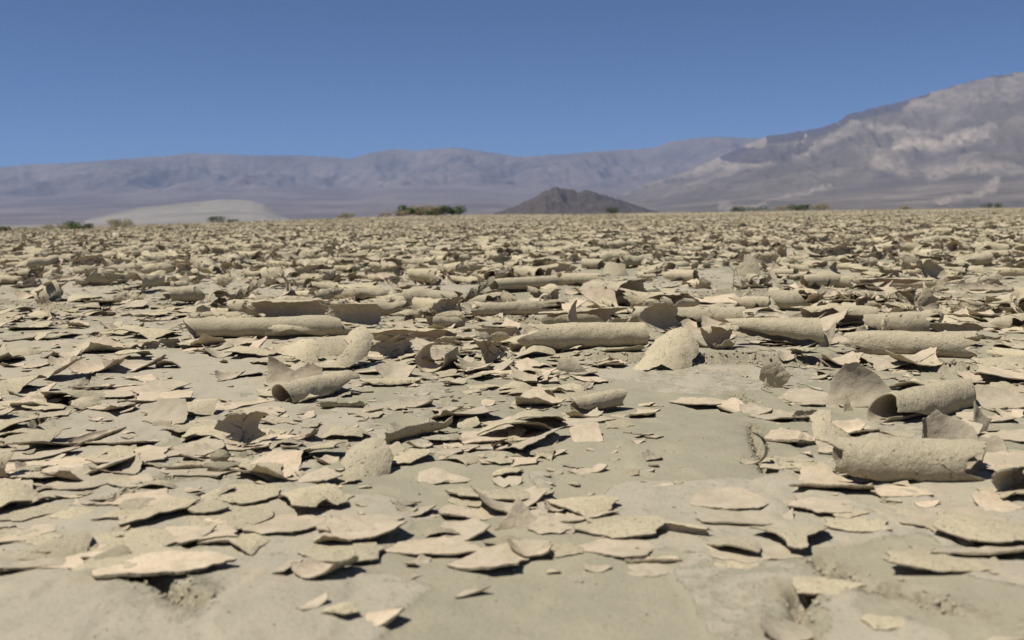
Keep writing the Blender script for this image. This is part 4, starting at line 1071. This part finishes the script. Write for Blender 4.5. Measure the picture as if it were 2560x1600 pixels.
B = bush
B('round green bush at the left end of the central clump', (1004, 519, 1031, 546), M_GREEN, 82, 1)
B('low tan brush at the foot of the leftmost green bush of the clump', (986, 532, 1022, 548), M_DRY, 80, 2, dry=True)
B('tall tan brush filling the middle of the central clump', (1028, 521, 1084, 547), M_DRY, 84, 3, 900, True)
B('brown dry brush between the tan brush and the grey-green bush', (1070, 522, 1104, 547), M_DRY, 83, 4, dry=True)
B('low dark green bush at the base of the brown dry brush', (1060, 533, 1092, 547), M_DARKG, 80, 5)
B('grey-green bush second from the right in the central clump', (1098, 523, 1124, 546), M_DARKG, 82, 6)
B('bright round green bush at the right end of the central clump', (1126, 523, 1158, 545), M_GREEN, 82, 7)
B('small dark bush at the far left picture edge', (-4, 567, 21, 581), M_DARKG, None, 8)
B('low tan brush next to the bush at the left picture edge', (24, 568, 98, 578), M_DRY, None, 9, dry=True)
B('wide tan brush left of the pointed green bush', (102, 563, 172, 577), M_DRY, None, 10, dry=True)
B('pointed green bush on the left rim of the playa', (164, 556, 202, 576), M_GREEN, None, 11)
B('squat green bush just right of the pointed green bush', (202, 561, 232, 575), M_DARKG, None, 12)
B('large olive-tan mounded brush below the pale dune', (266, 552, 334, 571), M_DRY, None, 13, 900, True)
B('thin olive brush between the mounded brush and the dark oval bush', (366, 556, 398, 565), M_DRY, None, 14, dry=True)
B('dark oval bush under the right end of the pale dune', (516, 547, 565, 562), M_DARKG, None, 15)
B('thin dark bush trailing right of the dark oval bush', (566, 547, 596, 556), M_DARKG, 50, 16)
B('faint tan brush left of the central clump', (842, 540, 890, 553), M_DRY, 62, 17, dry=True)
B('faint low brush midway to the central clump', (944, 539, 982, 549), M_DRY, 72, 18, dry=True)
B('small green bush in front of the dark hill', (1516, 523, 1546, 537), M_DARKG, 78, 19)
B('dark green bush at the left end of the right-hand clump', (1826, 519, 1862, 532), M_DARKG, 78, 20)
B('thin green line of brush between the two right-hand bushes', (1862, 517, 1930, 527), M_GREEN, 82, 21)
B('tan brush in the middle of the right-hand clump', (1934, 517, 1980, 529), M_DRY, 80, 22, dry=True)
B('small dark bush touching the tan brush of the right-hand clump', (1974, 515, 1999, 529), M_DARKG, 80, 23)
B('darkest round bush of the right-hand clump', (1996, 516, 2026, 530), M_DARKG, 79, 24)
B('olive brush at the right end of the right-hand clump', (2026, 514, 2078, 529), M_DRY, 80, 25, dry=True)
B('small reddish brush alone right of the right-hand clump', (2250, 517, 2276, 527), M_DRY, 78, 26, dry=True)
B('low dark bush near the right picture edge', (2454, 514, 2504, 526), M_DARKG, 80, 27)

# ------------------------------------------------------------------ the rest of the pieces strewn over the playa
rng = random.Random(7)
_crng = random.Random(21)
_plates = []
for _ in range(400):
    if len(_plates) >= 34: break
    x, y = _crng.uniform(-60, 900) if _crng.random() < 0.8 else _crng.uniform(900, 2560), _crng.uniform(900, 1440)
    if 470 < x < 660 and y < 1000 or x > 560 and y > 1430 or 1600 < x < 1900 and y < 1190 or 560 < x < 800 and y > 1380: continue
    if any(abs(x - a) < 95 and abs(y - b) < 34 for a, b in _plates): continue
    _plates.append((x, y))
    w = _crng.uniform(110, 250) * (0.5 + (y - 560) / 1000)
    hero_flake(None, (x - w / 2, y - w * 0.2, x + w / 2, y + w * 0.12), theta=_crng.choice((-5, -3, 3, 6, 9, 12)), tilt=_crng.uniform(-5, -1), lean=_crng.uniform(-2, 2), sink=0.0010, wob=0.012, corners=_crng.randint(5, 8), depth=w * _crng.uniform(0.5, 0.8), th=0.0017, n=72, rings=7, rough=0.06, concave=0.9)
    BOXES.pop(); FOOT.pop()
def proto(name, geo):
    return make_mesh(name, geo[0], geo[1], SHEET_MATS, geo[2], geo[3]), geo[0]

def lowz(V):
    V = np.array(V); V[:, 2] -= V[:, 2].min(); return V

PROTO = {'mud_roll': [], 'mud_shell': [], 'mud_flake': []}
for k in range(44):
    L, Rr = rng.uniform(0.045, 0.115), rng.uniform(0.010, 0.017)
    closed = rng.random() < 0.5
    g = roll_mesh(3000 + 31 * k, L, Rr, rng.uniform(335, 410) if closed else rng.uniform(190, 300), rng.choice((30, 50, 70, 95, 120, 150, 180, 205)) if closed else rng.choice((110, 125, 140, 160, 180, 200, 225, -100)),
                  taper=rng.choice((0, 0.1, 0.2, -0.25, 0.45, -0.55, 0.8)), barrel=rng.uniform(-0.06, 0.18), jag=rng.uniform(0.06, 0.2), bites=rng.randint(1, 4), spiral=rng.uniform(-0.3, 0.4),
                  ns=22, nt=18, skew=rng.uniform(-0.35, 0.35), wob=rng.uniform(0.03, 0.07), bow=rng.uniform(-0.25, 0.25))
    PROTO['mud_roll'].append(proto('mud_roll', (lowz(g[0]),) + g[1:]))
for k in range(44):
    if k % 2:
        L, Rr = rng.uniform(0.04, 0.10), rng.uniform(0.014, 0.028)
        g = roll_mesh(5000 + 31 * k, L, Rr, rng.uniform(110, 210), rng.choice((-30, 0, 25, 75, 88, 95, 105, 160, 200, -80)), taper=rng.uniform(-0.6, 0.6), jag=rng.uniform(0.10, 0.24), bites=4, ns=20, nt=18, skew=rng.uniform(-0.4, 0.4), wob=0.05, bow=rng.uniform(-0.3, 0.3))
        V = g[0]
    else:
        W = rng.uniform(0.03, 0.07)
        g = flake_mesh(5000 + 31 * k, W, W * rng.uniform(0.6, 1.2), rng.randint(3, 6), rng.choice((-120, -90, 60, 80, 110)), 0, rng.uniform(0, 180), rings=5, n=44, wob=0.05, concave=1.2)
        V = rot_xyz(g[0], rng.choice((-30, -15, 10, 30, 55, 75)), rng.uniform(-25, 25), 0)
    PROTO['mud_shell'].append(proto('mud_shell', (lowz(V),) + g[1:]))
for k in range(48):
    W = rng.uniform(0.03, 0.085)
    g = flake_mesh(7000 + 31 * k, W, W * rng.uniform(0.65, 1.3), rng.randint(4, 7), rng.choice((-75, -45, -25, -12, 14, 25, 40, 60, 85, 110)), 0, rng.uniform(0, 180), rings=5, n=48, wob=0.045, concave=1.0, th=rng.uniform(0.0014, 0.0022), rough=0.05)
    V = rot_xyz(g[0], rng.choice((-8, -5, -3, -1, 0, 2, 4, 9)), rng.uniform(-5, 5), 0)
    PROTO['mud_flake'].append(proto('mud_flake', (lowz(V),) + g[1:]))

_bands = [  # photograph rows: (y, [(x upto, roll, flake)])
    (640, [(9999, 1.0, 0.8)]), (722, [(650, 0.75, 0.9), (9999, 1.0, 0.9)]),
    (766, [(600, 0.05, 0.55), (1110, 0.22, 0.8), (9999, 0.10, 0.45)]),
    (900, [(250, 0.02, 0.4), (460, 0.03, 0.55), (9999, 0.75, 1.1)]),
    (1000, [(430, 0, 0.5), (640, 0, 0.12), (1540, 0.0, 1.35), (1850, 0, 0.05), (9999, 0.0, 0.9)]),
    (1200, [(450, 0, 0.7), (1640, 0.0, 1.35), (1870, 0, 0.04), (9999, 0.0, 0.9)]),
    (1340, [(700, 0, 0.75), (860, 0, 0.35), (1700, 0.01, 1.0), (9999, 0.02, 0.85)]),
    (1450, [(560, 0, 0.5), (800, 0, 0.05), (1720, 0, 0.6), (9999, 0, 0.35)]),
    (1700, [(2000, 0, 0.05), (9999, 0, 0.16)])]
def dens(px, py):
    for y, row in _bands:
        if py < y:
            for x, r, f in row:
                if px < x: return r, f
    return 0, 0

cand = []      # (apparent size, kind, proto index, x, y, yaw, scale, tilt, lean, dz)
foot = np.array(FOOT)
boxes = np.array(BOXES, float)
def scatter(kind, n, d0, d1, dfun):
    c = 0
    while c < n:
        c += 1
        d = math.sqrt(rng.uniform(d0 * d0, d1 * d1)); az = rng.uniform(-R(50), R(50))
        x, y = d * math.sin(az), d * math.cos(az)
        px, py, _ = to_px((x, y, 0.0))
        if rng.random() > dfun(float(px), float(py), d, x, y): continue
        sc = rng.uniform(0.6, 1.25) if kind != 'mud_flake' else rng.choice((0.25, 0.35, 0.42, 0.5, 0.6, 0.7, 0.8, 0.95, 1.15, 1.3))
        if d < 1.5: sc *= (0.35 + 0.43 * d)
        pi = rng.randrange(len(PROTO[kind]))
        if kind != 'mud_flake' or rng.random() < 0.5:
            if np.any(np.hypot(foot[:, 0] - x, foot[:, 1] - y) < foot[:, 2] + (0.022 if kind == 'mud_roll' else 0.008)): continue
        ext = float(np.ptp(PROTO[kind][pi][1][:, 0])) * sc
        if py > 1440 and ext > 0.018: continue
        if py > 660 and (kind != 'mud_flake' or ext > 0.03):
            e = ext / d * FPX * 0.5
            hit = np.any((boxes[:, 0] - e * 0.7 < px) & (px < boxes[:, 2] + e * 0.7) & ((boxes[:, 1] + boxes[:, 3]) * 0.5 < py) & (py < boxes[:, 3] + (14 if kind == 'mud_flake' else 20)))
            if hit and (kind != 'mud_flake' or rng.random() < 0.4): continue
        yaw = rng.gauss(0, 40) + rng.choice((0, 0, 180)) if rng.random() < 0.66 else rng.uniform(0, 360)
        inview = 0 if -40 < px < 2600 else 1
        cand.append((inview, -ext / d, kind, pi, x, y, yaw, sc, rng.gauss(0, 3), rng.gauss(0, 3), rng.uniform(0, 0.0012) if kind == 'mud_flake' else 0))
clump = lambda x, y: min(1.6, max(0.0, 0.62 + 1.5 * float(fbm(x * 4.2, y * 3.0, 5, 2))))
area = lambda a, b: 0.5 * 2 * R(50) * (b * b - a * a)
scatter('mud_flake', int(area(0.42, 2.6) * 1350), 0.42, 2.6, lambda px, py, d, x, y: dens(px, py)[1] * (0.2 + 0.6 * clump(x, y)))
scatter('mud_shell', int(area(0.6, 2.6) * 190), 0.6, 2.6, lambda px, py, d, x, y: (dens(px, py)[0] * 0.8 + dens(px, py)[1] * 0.10) * (0.4 + 0.5 * clump(x, y)))
scatter('mud_roll', int(area(0.6, 2.6) * 130), 0.6, 2.6, lambda px, py, d, x, y: dens(px, py)[0])
scatter('mud_roll', int(area(2.6, 7) * 70), 2.6, 7, lambda px, py, d, x, y: dens(px, py)[0] * (0.6 + 0.4 * clump(x, y)))
scatter('mud_shell', int(area(2.6, 7) * 60), 2.6, 7, lambda px, py, d, x, y: dens(px, py)[0] * (0.6 + 0.4 * clump(x, y)))
scatter('mud_flake', int(area(2.6, 7) * 130), 2.6, 7, lambda px, py, d, x, y: dens(px, py)[1] * 0.7)
cand.sort(key=lambda c: c[:2])

LIMIT = {'mud_roll': 300, 'mud_shell': 300, 'mud_flake': 300}
count = {k: sum(1 for t in THINGS if t[1] == k) for k in LIMIT}
field = {k: [] for k in LIMIT}
for inv, ap, kind, pi, x, y, yaw, sc, tl, ln, dz in cand:
    if count[kind] >= LIMIT[kind] or inv:
        field[kind].append((pi, x, y, yaw, sc, tl, ln, dz)); continue
    count[kind] += 1
    me, V = PROTO[kind][pi]
    W = rot_xyz(V[:: max(1, len(V) // 120)] * sc, tl, ln, yaw)
    q = np.sort(ground_z(W[:, 0] + x, W[:, 1] + y) - W[:, 2])
    o = link(kind, me)
    o.location = (x, y, float(q[int(len(q) * (0.93 if kind == 'mud_flake' else 0.985))]) - 0.0006 + dz)
    o.rotation_euler = (R(tl), R(ln), R(yaw)); o.scale = (sc, sc, sc)
    tag(o, None, CAT[kind], GRP[kind])
    THINGS.append((o, kind, x, y, float(np.ptp(W[:, 0]))))

# every piece is worded by its order outward from a piece that is easy to find
NUM = 'nearest second third fourth fifth sixth seventh eighth ninth tenth eleventh twelfth thirteenth fourteenth fifteenth sixteenth seventeenth eighteenth nineteenth twentieth'.split()
def ordinal(i):
    if i < 20: return NUM[i]
    t, u = divmod(i + 1, 10)
    tens = {2: 'twenty', 3: 'thirty', 4: 'forty', 5: 'fifty', 6: 'sixty', 7: 'seventy', 8: 'eighty', 9: 'ninety'}
    if t > 9: return None
    return tens[t] + ('-' + ['', 'first', 'second', 'third', 'fourth', 'fifth', 'sixth', 'seventh', 'eighth', 'ninth'][u] if u else 'th').replace('y-', 'y-') if u else tens[t][:-1] + 'ieth'
def word_labels():
    TX = np.array([to_px((t[2], t[3], float(t[0].location.z)))[:2] for t in THINGS])
    kinds = np.array([t[1] for t in THINGS])
    used = set(t[0].get('label') for t in THINGS if t[0].get('label'))
    best = {}
    for lx, ly, short in LAND:
        q = to_px((lx, ly, 0.0)); dx, dy = TX[:, 0] - q[0], (TX[:, 1] - q[1])
        dist = np.hypot(dx, dy * 2.2)
        rel = np.where(np.abs(dx) > np.abs(dy) * 2.2, np.where(dx > 0, 'right of', 'left of'), np.where(dy > 0, 'in front of', 'behind'))
        for k in set(kinds):
            for r in ('right of', 'left of', 'in front of', 'behind'):
                idx = [i for i in np.where((kinds == k) & (rel == r))[0] if dist[i] > 4]
                idx.sort(key=lambda i: dist[i])
                for n, i in enumerate(idx):
                    key = (n + 1) * 30 + dist[i]
                    if i not in best or key < best[i][0]:
                        best[i] = (key, n, r, short)
    noun = {'mud_roll': 'rolled mud curl', 'mud_shell': 'open mud shell', 'mud_flake': 'mud flake', 'mud_shard': 'mud shard'}
    for i, t in enumerate(THINGS):
        if t[0].get('label'): continue
        _, n, r, short = best[i]
        far = 'small ' if t[4] < 0.022 else ('big ' if t[4] > 0.085 else '')
        od = 'nearest' if n == 0 else ordinal(n) + ' nearest'
        t[0]['label'] = f"{od} {noun[t[1]]} {r} the {short}"
word_labels()

# ------------------------------------------------------------------ pieces past counting: the far field, chips and crumbs
def instancer(name, label, protos, pts):
    """one object that sets copies of the protos at points: (index, x, y, z, rx, ry, rz, scale)"""
    col = bpy.data.collections.new(name + '_pieces')
    for i, me in enumerate(protos):
        po = bpy.data.objects.new(f'{name}_piece_{i:03d}', me); col.objects.link(po)
    a = np.array(pts, np.float32)
    me = bpy.data.meshes.new(name); me.vertices.add(len(a)); me.vertices.foreach_set('co', np.ascontiguousarray(a[:, 1:4]).ravel())
    at = me.attributes.new('pick', 'INT', 'POINT'); at.data.foreach_set('value', a[:, 0].astype(np.int32))
    at = me.attributes.new('turn', 'FLOAT_VECTOR', 'POINT'); at.data.foreach_set('vector', np.ascontiguousarray(a[:, 4:7]).ravel())
    at = me.attributes.new('size', 'FLOAT', 'POINT'); at.data.foreach_set('value', np.ascontiguousarray(a[:, 7]))
    o = link(name, me); tag(o, label, None, None, 'stuff')
    g = bpy.data.node_groups.new(name, 'GeometryNodeTree')
    g.interface.new_socket('Geometry', in_out='INPUT', socket_type='NodeSocketGeometry')
    g.interface.new_socket('Geometry', in_out='OUTPUT', socket_type='NodeSocketGeometry')
    N = g.nodes.new
    gi, go = N('NodeGroupInput'), N('NodeGroupOutput')
    ci = N('GeometryNodeCollectionInfo'); ci.inputs['Collection'].default_value = col
    ci.inputs['Separate Children'].default_value = True; ci.inputs['Reset Children'].default_value = True
    ip = N('GeometryNodeInstanceOnPoints'); ip.inputs['Pick Instance'].default_value = True
    def named(n, ty):
        q = N('GeometryNodeInputNamedAttribute'); q.data_type = ty; q.inputs['Name'].default_value = n
        return next(s for s in q.outputs if s.name == 'Attribute' and s.enabled)
    lk = g.links.new
    lk(gi.outputs[0], ip.inputs['Points']); lk(ci.outputs[0], ip.inputs['Instance'])
    lk(named('pick', 'INT'), ip.inputs['Instance Index']); lk(named('turn', 'FLOAT_VECTOR'), ip.inputs['Rotation']); lk(named('size', 'FLOAT'), ip.inputs['Scale'])
    lk(ip.outputs[0], go.inputs[0])
    md = o.modifiers.new('pieces', 'NODES'); md.node_group = g
    return o

base = {'mud_roll': 0, 'mud_shell': len(PROTO['mud_roll']), 'mud_flake': len(PROTO['mud_roll']) + len(PROTO['mud_shell'])}
allp = [p[0] for k in ('mud_roll', 'mud_shell', 'mud_flake') for p in PROTO[k]]
P = []
for k, lst in field.items():
    for pi, x, y, yaw, sc, tl, ln, dz in lst:
        P.append((base[k] + pi, x, y, 0, R(tl), R(ln), R(yaw), sc))
nr = np.random.default_rng(3)
def far_ring(n, d0, d1, kinds):
    d = np.sqrt(nr.uniform(d0 * d0, d1 * d1, n)); az = nr.uniform(-R(45), R(45), n)
    for dd, a in zip(d, az):
        k = kinds[nr.integers(len(kinds))]
        yaw = nr.normal(0, 0.5) if nr.random() < 0.65 else nr.uniform(0, 6.28)
        P.append((base[k] + nr.integers(len(PROTO[k])), dd * math.sin(a), dd * math.cos(a), 0, nr.normal(0, 0.06), nr.normal(0, 0.06), yaw, nr.uniform(0.55, 1.2)))
KK = ('mud_roll', 'mud_roll', 'mud_shell', 'mud_flake', 'mud_flake', 'mud_flake')
far_ring(int(area(7, 14) * 100), 7, 14, KK)
far_ring(int(area(14, 26) * 54), 14, 26, KK)
far_ring(int(area(26, 48) * 16), 26, 48, KK)
far_ring(int(area(48, 90) * 4), 48, 90, KK)
P = np.array(P, float)
P[:, 3] = ground_z(P[:, 1], P[:, 2]) - 0.001
instancer('mud_curl_field', 'far rows of countless curled mud pieces covering the playa', allp, P)

# small chips and crumbs
chips = []
for k in range(14):
    W = rng.uniform(0.006, 0.017)
    g = flake_mesh(9000 + 31 * k, W, W * rng.uniform(0.4, 1.0), rng.randint(3, 6), rng.choice((-40, -20, 15, 30, 50)), 0, rng.uniform(0, 180), rings=2, n=14, wob=0.03, th=rng.uniform(0.0009, 0.0015))
    chips.append(make_mesh('mud_chip', lowz(rot_xyz(g[0], rng.uniform(-12, 8), rng.uniform(-10, 10), 0)), g[1], SHEET_MATS, g[2], g[3]))
P = []
for _ in range(13000):
    d = math.sqrt(rng.uniform(0.4 ** 2, 3.2 ** 2)); az = rng.uniform(-R(48), R(48)); x, y = d * math.sin(az), d * math.cos(az)
    px, py, _q = to_px((x, y, 0))
    f = dens(float(px), float(py))[1]
    if rng.random() > min(1, f * 0.8 + 0.03) * (0.5 + 0.5 * clump(x * 2, y * 2)): continue
    P.append((rng.randrange(14), x, y, 0, rng.gauss(0, 0.1), rng.gauss(0, 0.1), rng.uniform(0, 6.28), rng.uniform(0.4, 1.4)))
P = np.array(P, float); P[:, 3] = ground_z(P[:, 1], P[:, 2]) - 0.0004
instancer('mud_chips', 'tiny chips of mud littering the clay', chips, P)

M_GRIT = NT('mud_grit'); _c = M_GRIT.coords(offset_random=True)
M_GRIT = M_GRIT.done(M_GRIT.ramp(M_GRIT.noise(_c, 2.5, 4, 0.6), [(0.3, (0.33, 0.29, 0.205)), (0.7, (0.46, 0.405, 0.29))]))
crumbs = []
for k in range(10):
    V, F = clod_geo(600 + k, 1, rng.uniform(0.6, 1), rng.uniform(0.5, 0.9), ICO1, 0.35)
    crumbs.append(make_mesh('mud_crumb', V, [F], [M_GRIT]))
P = []
def crumb_line(pl, n, w, smin, smax):
    for _ in range(n):
        t = rng.uniform(0, len(pl) - 1.001); i = int(t); f = t - i
        x = pl[i][0] * (1 - f) + pl[i + 1][0] * f + rng.gauss(0, w); y = pl[i][1] * (1 - f) + pl[i + 1][1] * f + rng.gauss(0, w)
        P.append((rng.randrange(10), x, y, 0, rng.uniform(0, 6), rng.uniform(0, 6), rng.uniform(0, 6), rng.uniform(smin, smax) * rng.choice((0.5, 0.7, 1, 1))))
for pl, amp in LEDGES: crumb_line(pl, 420, 0.009, 0.0006, 0.0030)
for pl, w, dep in CRACKS: crumb_line(pl, 130, w * 0.6, 0.0005, 0.0018)
for _ in range(3600):
    d = math.sqrt(rng.uniform(0.4 ** 2, 2.6 ** 2)); az = rng.uniform(-R(48), R(48)); x, y = d * math.sin(az), d * math.cos(az)
    P.append((rng.randrange(10), x, y, 0, rng.uniform(0, 6), rng.uniform(0, 6), rng.uniform(0, 6), rng.uniform(0.0003, 0.0010)))
P = np.array(P, float); P[:, 3] = ground_z(P[:, 1], P[:, 2]) + P[:, 7] * 0.3
instancer('mud_crumbs', 'crumbs of clay along cracks and broken ledges', crumbs, P)
